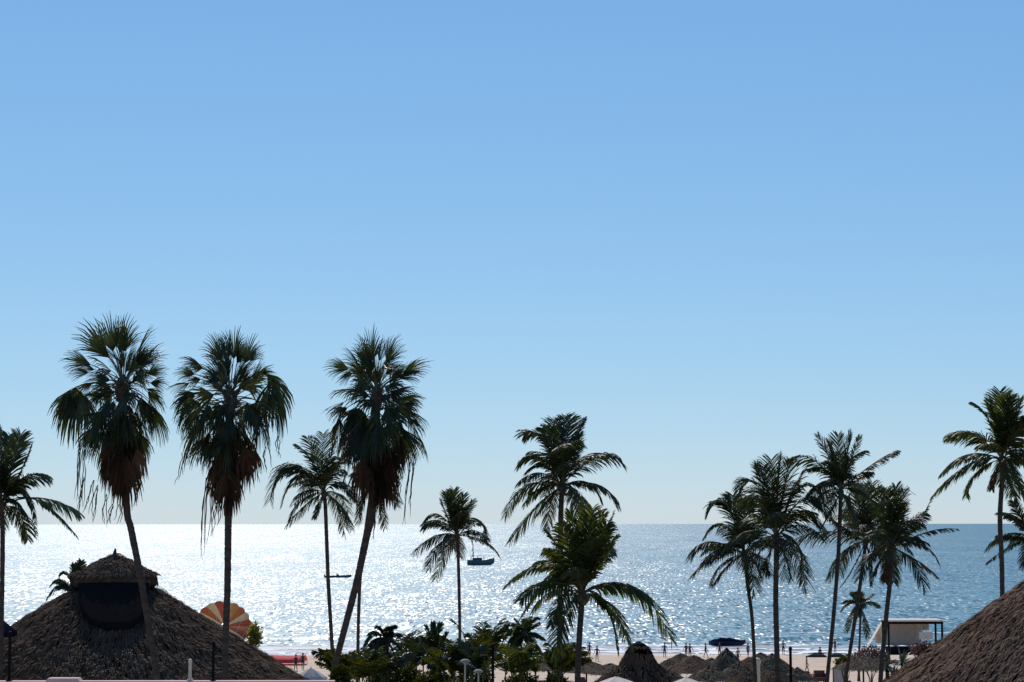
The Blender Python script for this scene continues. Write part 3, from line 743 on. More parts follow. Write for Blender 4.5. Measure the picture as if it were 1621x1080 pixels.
fan_palm('fan palm with a leaning trunk, rightmost of the three tall ones', 67, (597, 625), [(590, 800), (580, 850), (565, 920), (548, 985), (531, 1050), (526, 1080)], 16, 11.5,
    [(588, 572, 592, 515), (578, 575, 574, 530), (600, 572, 606, 530), (612, 575, 629, 528), (568, 578, 546, 544), (552, 584, 512, 574), (558, 590, 530, 602), (590, 585, 560, 550), (604, 585, 635, 550), (594, 590, 590, 545), (576, 590, 540, 570), (610, 592, 640, 575),
     (638, 592, 682, 566, {'span': .6}), (630, 598, 675, 582), (634, 632, 675, 625, {'span': .4}), (640, 640, 670, 640), (650, 652, 686, 672), (655, 675, 684, 728), (645, 660, 676, 690), (640, 680, 660, 740), (625, 645, 655, 660),
     (545, 636, 507, 650), (550, 645, 515, 664), (540, 650, 520, 700), (550, 670, 530, 742), (538, 662, 524, 715), (560, 650, 540, 700), (565, 690, 555, 750), (575, 650, 570, 715), (600, 655, 600, 725), (620, 660, 628, 730), (632, 690, 642, 750), (590, 660, 585, 730)],
    [(560, 700, 556, 752), (572, 705, 570, 770), (582, 712, 580, 795), (592, 715, 592, 805), (602, 715, 602, 800), (612, 708, 616, 775), (624, 700, 632, 760), (585, 690, 584, 750), (608, 690, 612, 745), (596, 735, 594, 815)],
    [(650, 735, 641, 828), (655, 730, 646, 800), (634, 755, 628, 790), (596, 800, 590, 855), (604, 798, 600, 830), (545, 745, 540, 785), (560, 755, 558, 800)], 53, 18, 1.75, 0.5)

# ------------------------------------------------------------------ thatched roofs
def thatch_tufts(mb, c, zap, slope, r0, r1, row, step, blade, bw, seed, lump=1.0, a0=0.0, a1=2 * PI):
    """rows of ragged palm-leaf tufts lying down the slope of a cone (apex above c at height zap)"""
    r = random.Random(seed)
    nn = math.sqrt(1 + slope * slope)
    rr = r1
    while rr > r0:
        cnt = max(6, int((a1 - a0) * rr / step))
        for k in range(cnt):
            ph = a0 + (a1 - a0) * (k + r.uniform(-.45, .45)) / cnt
            ra = max(r0, rr + r.uniform(-.5, .5) * row)
            ca, sa = math.cos(ph), math.sin(ph)
            p = Vector((c[0] + ca * ra, c[1] + sa * ra, zap - slope * ra))
            e = Vector((ca, sa, -slope)) / nn; n = Vector((slope * ca, slope * sa, 1)) / nn; t = Vector((-sa, ca, 0))
            q = noise.noise(Vector((p.x * 1.1, p.y * 1.1, p.z * 1.1 + seed))) * 0.6 + noise.noise(Vector((p.x * 3.1, p.y * 3.1, p.z * 3.1))) * 0.5
            lift = max(0.0, 0.5 + q) * 0.30 * lump * blade
            tint = (0.8 + 0.35 * q) * r.uniform(0.75, 1.2)
            for b in range(4):
                yaw = r.uniform(-.28, .28); L = blade * r.uniform(0.6, 1.2)
                dv = (e * math.cos(yaw) + t * math.sin(yaw)).normalized()
                o = p + t * r.uniform(-.5, .5) * step
                h = lift * r.uniform(0.5, 1.5)
                pts = [o + n * 0.01, o + dv * L * .5 + n * (h + 0.02), o + dv * L + n * (h * r.uniform(-0.1, 0.8) + 0.01)]
                w = bw * r.uniform(0.7, 1.3)
                mb.strip(pts, [w, w * 1.1, w * 0.35], (t * math.cos(yaw) - e * math.sin(yaw) + n * r.uniform(-.4, .4)).normalized(), tint=max(0.25, tint * r.uniform(0.8, 1.2)))
        rr -= row

def palapa(name, label, cat, group, c, gz, zap, slope, r_eave, mat, seed, posts=8, row=0.3, step=0.2, blade=0.65, bw=0.09, post_r=0.12, r_top=0.05, lump=1.0, single=False):
    root = thing(name, (c[0], c[1], gz), label, cat, group)
    mb = MB()
    th = min(0.3, r_eave * 0.08)
    mb.lathe((c[0], c[1], 0), [(0.01, zap), (r_eave, zap - slope * r_eave), (r_eave - 0.05, zap - slope * r_eave - th), (0.01, zap - th * 1.5)], 40)
    mb.build('roof', mat, root)
    mb = MB()
    thatch_tufts(mb, c, zap, slope, r_top, r_eave + blade * 0.1, row, step, blade, bw, seed, lump)
    mb.build('thatch', mat, root, kind='stuff')
    ze = zap - slope * r_eave
    if single:
        mb = MB(); mb.tube([(c[0], c[1], gz - 0.2), (c[0], c[1], (gz + zap) * .5), (c[0], c[1], zap - th * 1.2)], [post_r, post_r * .95, post_r * .9], sides=8); mb.build('post', M['wood'], root)
    else:
        pr = r_eave * 0.82
        for k in range(posts):
            a = 2 * PI * (k + 0.5) / posts
            x, y = c[0] + math.cos(a) * pr, c[1] + math.sin(a) * pr
            top = zap - slope * pr - th
            mb = MB(); mb.tube([(x, y, gz - 0.2), (x + .02, y, (gz + top) / 2), (x, y, top)], [post_r, post_r * .95, post_r * .9], sides=8); mb.build('post', M['wood'], root)
    return root

# the big palapa at bottom left, with a raised cap over a netted vent
d0 = 105.0; k0 = d0 / F
ap = U(182, 893, d0)
big = palapa('thatched_palapa', 'big grey thatched palapa roof at bottom left with a small raised cap', 'palapa', None, (ap.x, d0), TZ, ap.z, 0.62, 11.7, M['thatch'], 61,
             posts=10, row=0.26, step=0.17, blade=0.95, bw=0.05, post_r=0.17, r_top=2.0, lump=0.62)
capz = U(182, 876, d0).z
mb = MB()
mb.lathe((ap.x, d0, 0), [(0.02, capz), (0.9, capz - 0.45), (1.9, capz - 0.95), (2.18, capz - 1.2), (2.25, capz - 1.55), (2.2, capz - 1.9), (1.8, capz - 1.9), (0.1, capz - 1.1)], 28, wob=0.02, seed=3)
cap = mb.build('cap_roof', M['thatch'], big)
mb = MB()
thatch_tufts(mb, (ap.x, d0), capz + 0.03, 0.52, 0.02, 2.12, 0.16, 0.12, 0.4, 0.06, 62, 0.7)
thatch_tufts(mb, (ap.x, d0), capz + 7.9, 4.1, 2.17, 2.28, 0.02, 0.12, 0.35, 0.06, 63, 0.3)
mb.build('cap_thatch', M['thatch'], cap, kind='stuff')
mb = MB(); mb.tube([(ap.x, d0, capz - 0.3), (ap.x - .02, d0, capz + .05), (ap.x + .01, d0, capz + .28)], [0.13, 0.10, 0.05], sides=7); mb.build('finial', M['wood'], cap)
mb = MB(); mb.lathe((ap.x, d0, 0), [(1.75, ap.z - 1.6), (1.75, capz - 1.2)], 24); mb.build('neck', M['net'], big)
def cone_pt(px, py, off):
    z = U(px, py, d0).z; x = U(px, py, d0).x - ap.x
    rr = (ap.z - z) / 0.62
    for _ in range(4):                       # follow the sight line in to where the roof is
        y = -math.sqrt(max(0.01, rr * rr - x * x)); P = U(px, py, d0 + y); x = P.x - ap.x; z = P.z; rr = (ap.z - z) / 0.62
    y = -math.sqrt(max(0.01, rr * rr - x * x))
    return Vector((ap.x + x, d0 + y, z)) + Vector((x, y, rr * 1.6)).normalized() * off
mb = MB(); rows = []
for j in range(15):
    v = j / 14.0; py = 915 + v * 86
    half = 52 * (1.0 if v < 0.55 else math.sqrt(max(0.02, 1 - ((v - 0.55) / 0.46) ** 2)))
    rows.append([mb.vert(cone_pt(180 + half * (i / 8.0 - 1), py, 0.42 + 0.04 * (1 - abs(i / 8.0 - 1) ** 2))) for i in range(17)])
for j in range(14):
    for i in range(16): mb.face((rows[j][i], rows[j][i + 1], rows[j + 1][i + 1], rows[j + 1][i]))
rim = [rows[j][0] for j in range(15)] + rows[14][1:] + [rows[j][16] for j in range(13, -1, -1)]
prev = None
for i_ in rim:                                # the net is tucked down into the thatch along its edge
    x, y, z = mb.v[i_]; nrm_ = Vector((x - ap.x, y - d0, math.hypot(x - ap.x, y - d0) * 1.6)).normalized()
    lo = mb.vert(Vector((x, y, z)) - nrm_ * 0.46)
    if prev: mb.face((prev[0], i_, lo, prev[1]))
    prev = (i_, lo)
mb.build('vent_net', M['net'], big, smooth=True)['label'] = 'dark netting over the vent under the cap'
# the roof at bottom right
d1 = 62.0
ap1 = U(1808, 790, d1)
palapa('thatched_palapa', 'reddish brown thatched roof slope filling the bottom right corner', 'palapa', None, (ap1.x, d1), TZ, ap1.z, 0.735, 10.4, M['thatch_brown'], 65,
       posts=10, row=0.20, step=0.14, blade=0.75, bw=0.042, post_r=0.17, lump=0.6)

# the dark hut in the middle of the beach
d2 = 160.0
apx = U(1011, 1033, d2)
hut = palapa('thatched_hut', 'dark thatched beach hut with a rounded knob top, bottom centre', 'hut', None, (apx.x, d2), ground_z(d2), apx.z, 0.70, 4.6, M['thatch'], 66, posts=8, row=0.3, step=0.2, blade=0.6, bw=0.1, r_top=0.9)
kz = U(1011, 1015, d2).z; hz = ground_z(d2)
mb = MB(); mb.lathe((apx.x, d2, 0), [(0.02, kz), (0.55, kz - .25), (1.1, kz - .85), (1.32, kz - 1.6), (1.4, kz - 2.1), (0.9, kz - 2.1)], 20, wob=0.04, seed=4)
kc = mb.build('cap_roof', M['thatch'], hut)
mb = MB(); thatch_tufts(mb, (apx.x, d2), kz - 0.1, 0.55, 0.05, 0.7, 0.12, 0.12, 0.4, 0.07, 67); thatch_tufts(mb, (apx.x, d2), kz + 0.75, 1.75, 0.7, 1.4, 0.12, 0.14, 0.5, 0.08, 68)
mb.build('cap_thatch', M['thatch'], kc, kind='stuff')

# thatched sunshades on the sand
def sunshade(label, px, ptop, pe, half, d, seed, mat=None):
    a = U(px, ptop, d); e = U(px, pe, d); re = half * d / F
    return palapa('thatched_sunshade', label, 'sunshade', 'thatched sunshades on the sand', (a.x, d), ground_z(d), a.z, (a.z - e.z) / re, re, mat or M['thatch_sun'], seed, single=True, row=0.2, step=0.14, blade=0.6, bw=0.05, post_r=0.09, lump=0.4)
sunshade('thatched sunshade peeking out left of the dark beach hut', 928, 1045, 1060, 40, 188, 71)
sunshade('wide flat thatched sunshade with pale top right of the dark beach hut', 1098, 1037, 1060, 44, 186, 72, M['thatch_brown'])
sunshade('steep peaked thatched sunshade below the beached navy boat', 1150, 1025, 1064, 36, 178, 73)
sunshade('low thatched sunshade in front of the steep peaked one', 1168, 1047, 1071, 34, 168, 74)
sunshade('dark domed thatched sunshade behind the thickest palm trunk', 1222, 1034, 1068, 44, 176, 75)
sunshade('thatched sunshade just left of the wide one, half hidden by the dark hut', 1058, 1043, 1060, 26, 200, 76)
sunshade('thatched sunshade under the flowering shrub near the right palm trunks', 1366, 1037, 1056, 40, 172, 77)

sunshade('thatched sunshade between the short broad palm trunk and the dark hut', 966, 1050, 1064, 34, 200, 78)
sunshade('small far thatched sunshade behind the gap of the wide flat and steep ones', 1126, 1041, 1058, 28, 208, 79)
sunshade('small far thatched sunshade left of the curved thin trunk', 1186, 1040, 1058, 30, 210, 80, M['thatch_brown'])
sunshade('low front thatched sunshade between the wide flat one and the low one', 1122, 1054, 1074, 32, 164, 98)
sunshade('low front thatched sunshade beside the dark hut', 1056, 1058, 1076, 30, 162, 99)

sunshade('thatched sunshade in the back row, left of the tall middle palm trunk', 868, 1044, 1058, 30, 206, 101)
sunshade('small pale thatched sunshade in the back row above the wide flat one', 1078, 1034, 1047, 24, 226, 102)
sunshade('small thatched sunshade in the back row right of the steep peaked one', 1204, 1033, 1047, 24, 228, 103)
sunshade('thatched sunshade at the front right of the domed one', 1262, 1056, 1074, 24, 166, 104)
sunshade('low thatched sunshade at the front left of the thick pale post', 1184, 1058, 1076, 28, 160, 105, M['thatch'])
sunshade('low thatched sunshade right of the thickest palm trunk at the bottom', 1226, 1060, 1078, 30, 158, 106, M['thatch'])

# ------------------------------------------------------------------ parasols
def parasol(label, px, ptop, pe, half, d, mat, panels=8, name='parasol', group='cloth parasols'):
    a = U(px, ptop, d); e = U(px, pe, d); R_ = half * d / F; gz = ground_z(d)
    root = thing(name, (a.x, d, gz), label, 'parasol', group)
    h = a.z - e.z
    for k in range(panels):                   # each cloth panel sags between its ribs
        mb = MB(); a0 = 2 * PI * k / panels + 0.2; a1 = 2 * PI * (k + 1) / panels + 0.2
        rows = []
        for j in range(6):
            u = j / 5.0
            rows.append([])
            for i in range(5):
                w = i / 4.0; an = a0 + (a1 - a0) * w; sag = 0.05 * R_ * math.sin(PI * w) * u
                rows[-1].append(mb.vert((a.x + math.cos(an) * R_ * u * (1 - 0.06 * math.sin(PI * w)), d + math.sin(an) * R_ * u * (1 - 0.06 * math.sin(PI * w)), a.z - h * (u ** 1.15) - sag)))
        rows.append([mb.vert((Vector(mb.v[q]) + Vector((0, 0, -0.1 * R_)))) for q in rows[5]])
        for j in range(6):
            for i in range(4): mb.face((rows[j][i], rows[j][i + 1], rows[j + 1][i + 1], rows[j + 1][i]))
        mb.build('canopy_panel', mat, root, smooth=True)
    for k in range(panels):
        an = 2 * PI * k / panels + 0.2
        mb = MB(); mb.tube([(a.x, d, a.z - 0.05), (a.x + math.cos(an) * R_ * .98, d + math.sin(an) * R_ * .98, a.z - h - 0.03)], [.012, .012], sides=4); mb.build('rib', M['wood'], root)
    mb = MB(); mb.tube([(a.x, d, gz - .1), (a.x, d, a.z + 0.12)], [.04, .03], sides=8); mb.build('pole', M['wood'], root)
    return root
parasol('pale grey parasol beside the right foot of the big thatched roof', 492, 1057, 1073, 26, 165, M['grey_cloth'])
parasol('whitish parasol cut by the bottom edge, left of the dark hut', 975, 1071, 1082, 32, 150, M['white_cloth'])
parasol('whitish parasol at the bottom edge right of the dark hut', 1086, 1073, 1083, 27, 150, M['white_cloth'])
parasol('small beige parasol at the bottom edge under the bushy palms', 549, 1073, 1082, 14, 150, M['grey_cloth'])
parasol('navy parasol at the left edge beside the big thatched roof', -30, 957, 1000, 56, 97, M['navy_cloth'])

# ------------------------------------------------------------------ terrace edge: pink parapet and posts
dp = 45.0
L_ = U(-160, 1077, dp); R__ = U(527, 1077, dp); zt = U(300, 1076.5, dp).z
root = thing('pink_building', ((L_.x + R__.x) / 2, dp - 4, TZ), 'pink plastered flat roof parapet along the bottom left edge', 'building')
mb = MB(); mb.box((L_.x, dp - 8, TZ), (R__.x, dp - 0.03, zt - 0.12)); mb.build('wall', M['pink'], root)
mb = MB(); mb.box((L_.x - .05, dp - 0.3, zt - 0.12), (R__.x + .05, dp, zt)); mb.build('coping', M['pink'], root)
a = U(76, 1077, dp); b = U(131, 1077, dp)
mb = MB()
p8 = [(a.x, zt - .02), (b.x, zt - .02), (b.x - .05, zt + 0.07), (a.x + .06, zt + 0.07)]
ids0 = [mb.vert((x, dp - 0.31, z)) for x, z in p8]; ids1 = [mb.vert((x, dp + .01, z)) for x, z in p8]
mb.face(ids0); mb.face(list(reversed(ids1)))
for k in range(4): mb.face((ids0[k], ids1[k], ids1[(k + 1) % 4], ids0[(k + 1) % 4]))
mb.build('raised_block', M['pink'], root)
def post(label, px, ptop, d, wpx, mat, zb, name='post'):
    t = U(px, ptop, d); rr = wpx * d / F / 2
    root = thing(name, (t.x, d, zb), label, 'post', 'slim posts along the bottom edge')
    mb = MB(); mb.tube([(t.x, d, zb - 0.02), (t.x, d, t.z)], [rr, rr], sides=10); mb.build('shaft', mat, root)
    mb = MB(); mb.lathe((t.x, d, t.z), [(0.001, rr * 1.4), (rr * 1.0, rr * 1.0), (rr * 1.3, 0), (rr * 1.3, -rr)], 10); mb.build('cap', mat, root)
    mb = MB(); mb.lathe((t.x, d, zb), [(0.001, rr * 1.2), (rr * 1.8, rr), (rr * 2.2, 0)], 10); mb.build('foot', mat, root)
post('slim black post at the far left bottom, by the navy parasol', 16, 1002, dp - .15, 5.0, M['black_metal'], zt)
post('slim black post standing before the right side of the big roof', 338, 1018, dp - .15, 4.6, M['black_metal'], zt)
post('short pale yellowish post at the bottom edge before the big roof', 301, 1046, dp - .15, 5.0, M['pale_post'], zt)
post('slim dark post among the bushy palms at bottom centre', 780, 1022, 88, 4.6, M['black_metal'], TZ)
post('slim dark post on the sand right of the thickest palm trunk', 1251, 1027, 112, 4.4, M['black_metal'], TZ)
post('thick pale wooden post before the domed sunshade', 1199, 1047, 150, 8.0, M['pale_post'], ground_z(150))

# garden lamps among the planting
def garden_lamp(label, px, py, d, half):
    t = U(px, py, d); R_ = half * d / F
    root = thing('garden_lamp', (t.x, d, TZ), label, 'lamp', 'garden lamps in the planting')
    mb = MB(); mb.tube([(t.x, d, TZ), (t.x, d, t.z)], [.045, .035], sides=8); mb.build('pole', M['pale_post'], root)
    mb = MB(); mb.lathe((t.x, d, t.z), [(0.01, R_ * .55), (R_ * .5, R_ * .48), (R_ * .9, R_ * .2), (R_, 0.0), (R_ * .7, -R_ * .15), (0.03, -R_ * .2)], 16); mb.build('shade', M['lamp_shade'], root, smooth=True)
garden_lamp('taller round garden lamp with a pale pole among the bushy palms', 736, 1048, 86, 8.5)
garden_lamp('low flat garden lamp right of the taller one', 757, 1064, 86, 8.0)

# ------------------------------------------------------------------ shrubs
def leaf_cloud(mb, c, rx, ry, rz, n, size, seed):
    r = random.Random(seed)
    for k in range(n):
        v = Vector((r.gauss(0, 1), r.gauss(0, 1), r.gauss(0, 1))).normalized()
        q = 0.78 + 0.4 * noise.noise(v * 2.3 + Vector((seed, 0, 0)))
        p = Vector((c[0] + v.x * rx * q * r.uniform(.55, 1.05), c[1] + v.y * ry * q * r.uniform(.55, 1.05), c[2] + v.z * rz * q * r.uniform(.55, 1.05)))
        a = Vector((r.uniform(-1, 1), r.uniform(-1, 1), r.uniform(-.6, .9))).normalized(); b = a.cross(Vector((r.uniform(-1, 1), r.uniform(-1, 1), 1))).normalized()
        s = size * r.uniform(.6, 1.4)
        mb.quad(p, p + a * s * .5 + b * s * .22, p + a * s, p + a * s * .5 - b * s * .22, tint=r.uniform(.5, 1.5))
def shrub(label, px, py, d, half, hpx, mat, seed, name='shrub', cat='shrub', group='shrubs', n=900, size=.22):
    c = U(px, py + hpx * .5, d); gz = ground_z(d); k = d / F
    root = thing(name, (c.x, d, gz), label, cat, group)
    r = random.Random(seed); mb = MB()
    for q in range(5):
        a = 2 * PI * q / 5; mb.tube([(c.x, d, gz - .1), (c.x + math.cos(a) * .15, d + math.sin(a) * .15, (gz + c.z) / 2), (c.x + math.cos(a) * half * k * .5, d + math.sin(a) * half * k * .5, c.z)], [.06, .045, .02], sides=5)
    mb.build('stem', M['wood'], root)
    mb = MB(); leaf_cloud(mb, c, half * k, half * k, hpx * .5 * k, n, size, seed); mb.build('foliage', mat, root, kind='stuff')
    return root
shrub('yellow-green bush peeking over the right slope of the big roof', 403, 983, 128, 13, 46, M['shrub_yellow'], 81, size=.26)
shrub('round leafy shrub at the foot of the two crossing trunks', 540, 1046, 60, 22, 60, M['shrub'], 82, n=1300, size=.13)
shrub('broad leafy shrub under the stiff young palm', 690, 1056, 100, 44, 60, M['shrub'], 83, n=2600)
shrub('broad leafy shrub left of the stiff young palm', 644, 1050, 103, 36, 60, M['shrub'], 84, n=2200)
shrub('leafy shrub behind the garden lamps', 752, 1036, 105, 36, 80, M['shrub'], 85, n=2200)
shrub('leafy shrub at the bottom below the leaning young palm', 825, 1060, 99, 40, 60, M['shrub'], 86, n=2200)
shrub('leafy shrub below the tall middle palm trunk', 880, 1058, 103, 26, 60, M['shrub'], 87, n=1600)
shrub('dark leafy shrub under the round-headed young palm', 602, 1056, 105, 30, 60, M['shrub'], 88, n=1800)
shrub('purplish flowering shrub in front of the white pavilion', 1378, 1020, 178, 34, 44, M['flower'], 89, n=1600, size=.3)
shrub('dark reddish shrub at the right foot of the pavilion', 1462, 1013, 186, 26, 34, M['flower'], 90, n=1100, size=.3)
shrub('dark green rounded shrub between the two right trunks', 1338, 1036, 176, 20, 28, M['shrub'], 91, n=900, size=.28)

def agave(label, px, py, d, half, seed):
    c = U(px, py, d); gz = ground_z(d); R_ = half * d / F; r = random.Random(seed)
    root = thing('agave_plant', (c.x, d, gz), label, 'plant', 'agave plants by the right-hand roof')
    hub = Vector((c.x, d, c.z - R_ * .6))
    mb = MB(); mb.tube([(c.x, d, gz - .1), (c.x, d, hub.z)], [.16, .13], sides=8); mb.build('stem', M['trunk'], root)
    for k in range(26):
        az = r.uniform(0, 2 * PI); el = math.radians(r.uniform(-5, 80)); h = Vector((math.cos(az), math.sin(az), 0)); L = R_ * r.uniform(.8, 1.25)
        dv = h * math.cos(el) + Vector((0, 0, 1)) * math.sin(el); s = h.cross(Vector((0, 0, 1)))
        p = [hub, hub + dv * L * .4, hub + dv * L * .75 + DOWN * .04 * L, hub + dv * L + DOWN * .18 * L * math.cos(el)]
        mb = MB(); mb.strip(p, [.10, .17, .12, .01], s, tint=r.uniform(.6, 1.5)); mb.build('leaf', M['agave'], root)
agave('spiky grey-green plant nearest the leaning trunk beside the right roof', 1404, 1040, 128, 24, 95)
agave('spiky grey-green plant tucked against the right roof slope', 1428, 1035, 132, 24, 96)
agave('lowest spiky grey-green plant at the bottom right, left of the roof', 1414, 1058, 124, 22, 97)

# ------------------------------------------------------------------ the white pavilion
dv_ = 238.0; kv = dv_ / F; gv = ground_z(dv_)
zl = U(1443, 985, dv_).z
x0 = U(1402, 1000, dv_).x; x1 = U(1486, 1000, dv_).x
pav = thing('beach_pavilion', ((x0 + x1) / 2, dv_, gv), 'flat-topped beach pavilion with dark frame and grey curtain on the right', 'pavilion')
y0, y1 = dv_ - 1.8, dv_ + 1.8
for x in (x0, x1):
    for y in (y0, y1):
        mb = MB(); mb.box((x - .11, y - .11, gv - .1), (x + .11, y + .11, zl - .18)); mb.build('post', M['black_metal'], pav)
for (lo, hi) in (((x0 - .15, y0 - .13, zl - .18), (x1 + .15, y0 + .13, zl + .12)), ((x0 - .15, y1 - .13, zl - .18), (x1 + .15, y1 + .13, zl + .12)), ((x0 - .13, y0 + .13, zl - .18), (x0 + .13, y1 - .13, zl + .12)), ((x1 - .13, y0 + .13, zl - .18), (x1 + .13, y1 - .13, zl + .12))):
    mb = MB(); mb.box(lo, hi); mb.build('beam', M['black_metal'], pav)
mb = MB(); mb.box((x0 - .2, y0 - .2, zl + .123), (x1 + .1, y1 + .2, zl + .32)); mb.build('roof', M['white_cloth'], pav)
def cloth_panel(xa, xb, y, za, zb, mat, name, par, amp=.08, n=40, wave_=2.2):
    mb = MB(); t_, b_ = [], []
    for k in range(n + 1):
        u = k / n; x = xa + (xb - xa) * u; o = amp * math.sin(u * wave_ * 2 * PI * 2.5)
        t_.append(mb.vert((x, y + o * .5, za))); b_.append(mb.vert((x, y + o, zb + .05 * math.sin(u * 17))))
    for k in range(n): mb.face((t_[k], t_[k + 1], b_[k + 1], b_[k]))
    return mb.build(name, mat, par, smooth=True)
cloth_panel(x0 + .2, x0 + (x1 - x0) * .72, y1 - .3, zl - .2, U(0, 1024, dv_).z, M['grey_cloth'], 'curtain', pav)
cloth_panel(x0 + (x1 - x0) * .722, x1 - .9, y1 - .32, zl - .2, U(0, 999, dv_).z, M['grey_cloth'], 'valance', pav, .05)
cloth_panel(x0 + (x1 - x0) * .58, x0 + (x1 - x0) * .84, y0 + .4, U(0, 1000, dv_).z, U(0, 1012, dv_).z, M['white_cloth'], 'hanging_cloth', pav, .12, 20, .8)
mb = MB(); mb.box((x0 + .2, y0, U(0, 1036, dv_).z), (x0 + (x1 - x0) * .75, y1 - .5, U(0, 1024.5, dv_).z)); mb.build('bench', M['black_metal'], pav)
mb = MB(); mb.box((x0 - .2, y0 - .2, gv - .15), (x1 + .2, y1 + .2, gv + .25)); mb.build('deck', M['wood'], pav)

# draped white tent left of it
tx0, tx1 = 1372, 1398
tent = thing('draped_tent', (U(1385, 1020, 244).x, 244, ground_z(244)), 'white draped tent cloth sloping down left of the pavilion', 'tent')
def tp(px, py, d=244.0): return U(px, py, d)
mb = MB(); prof = []
edge = [(1396, 983), (1389, 993), (1382, 1005), (1377, 1014), (1372, 1020)]
rows = []
for (px, py) in edge:
    rows.append([mb.vert(tp(px + (4 if i in (0, 6) else 0) * 0, py + abs(i - 3) * 2.2, 242 + i * .8)) for i in range(7)])
for j in range(4):
    for i in range(6): mb.face((rows[j][i], rows[j + 1][i], rows[j + 1][i + 1], rows[j][i + 1]))
mb.build('sloping_cloth', M['white_cloth'], tent, smooth=True)
a = tp(1397, 985, 242); b = tp(1376, 1020, 242); 
mb = MB(); n = 14; t_, b_ = [], []
for k in range(n + 1):
    u = k / n; x = a.x + (b.x - a.x) * u * .55; 
    t_.append(mb.vert((x, 242.2 + .1 * math.sin(k * 1.9), a.z - (a.z - b.z) * u * .62))); b_.append(mb.vert((x, 242.2 + .2 * math.sin(k * 1.9), b.z + .1)))
for k in range(n): mb.face((t_[k], t_[k + 1], b_[k + 1], b_[k]))
mb.build('hanging_cloth', M['white_cloth'], tent, smooth=True)
for (px, py) in ((1397, 984), (1373, 1020)):
    q = tp(px, py, 244); mb = MB(); mb.tube([(q.x, 244, ground_z(244) - .1), (q.x, 244, q.z)], [.06, .05], sides=8); mb.build('pole', M['wood'], tent)

# ------------------------------------------------------------------ boats
def hull(mb, c, L, W, Hh, sheer=.35, mi=0, ang=0.0):
    """a pointed open hull, keel to gunwale, lying along X"""
    st = []
    for k in range(15):
        u = k / 14.0; x = (u - .5) * L
        w = W * .5 * (1 - max(0, (u - .45) / .55) ** 2.2) * (0.85 + .15 * min(1, u * 4))
        top = Hh * (1 + sheer * max(0, (u - .4) / .6) ** 2 + .08 * (1 - u)); keel = Hh * .55 * max(0, (u - .7) / .3) ** 2
        st.append([(x, -w, top), (x, -w * .85, top * .45), (x, -w * .35, keel + .02), (x, 0, keel), (x, w * .35, keel + .02), (x, w * .85, top * .45), (x, w, top), (x, w * .9, top - .05), (x, w * .3, Hh * .4 + keel * .4), (x, -w * .3, Hh * .4 + keel * .4), (x, -w * .9, top - .05)])
    ca, sa = math.cos(ang), math.sin(ang)
    ids = [[mb.vert((c[0] + x * ca - y * sa, c[1] + x * sa + y * ca, c[2] + z)) for x, y, z in row] for row in st]
    m_ = len(st[0])
    for k in range(14):
        for j in range(m_): mb.face((ids[k][j], ids[k + 1][j], ids[k + 1][(j + 1) % m_], ids[k][(j + 1) % m_]), mi=mi)
    mb.face(list(reversed(ids[0])), mi=mi)
# the long low boat between the thin and the leaning trunk
db = 640.0; q = U(535, 915, db); 
bt = thing('panga_boat', (q.x, db, 0), 'long low dark open boat on the water between two trunks', 'boat')
mb = MB(); hull(mb, (q.x, db, -.25), 9.0, 1.9, .95); mb.build('hull', M['hull_dark'], bt, smooth=False)
mb = MB(); mb.box((q.x - .5, db - .5, .35), (q.x + .3, db + .5, 1.15)); mb.box((q.x - .45, db - .45, 1.15), (q.x - .35, db + .45, 1.5)); mb.build('console', M['hull_dark'], bt)
for s in (-2.0, 1.6): mb = MB(); mb.box((q.x + s, db - .8, .35), (q.x + s + .35, db + .8, .45)); mb.build('thwart', M['hull_dark'], bt)
mb = MB(); mb.box((q.x - 4.7, db - .2, .1), (q.x - 4.45, db + .2, 1.2)); mb.tube([(q.x - 4.6, db, .2), (q.x - 4.6, db, -.6)], [.08, .06], 6); mb.build('outboard_motor', M['black_metal'], bt)
# the excursion boat
db = 830.0; q = U(761, 893, db)
eb = thing('excursion_boat', (q.x, db, 0), 'small dark excursion boat with a sunroof behind the lone small palm', 'boat')
mb = MB(); hull(mb, (q.x, db, -.4), 11.8, 3.4, 2.5, .45); mb.build('hull', M['hull_dark'], eb)
mb = MB(); mb.box((q.x - 3.6, db - 1.3, 1.0), (q.x + .6, db + 1.3, 3.2)); mb.build('cabin', M['hull_dark'], eb)
for k in range(4): mb = MB(); mb.box((q.x - 3.3 + k, db - 1.33, 2.4), (q.x - 2.7 + k, db - 1.305, 2.95)); mb.build('window', M['black_metal'], eb)
mb = MB(); mb.box((q.x - 4.4, db - 1.5, 3.9), (q.x + 1.6, db + 1.5, 4.05)); mb.build('sunroof', M['hull_dark'], eb)
for sx in (-4.2, -1.4, 1.4):
    for sy in (-1.35, 1.35): mb = MB(); mb.tube([(q.x + sx, db + sy, 1.2), (q.x + sx, db + sy, 3.9)], [.11, .11], 6); mb.build('stanchion', M['hull_dark'], eb)
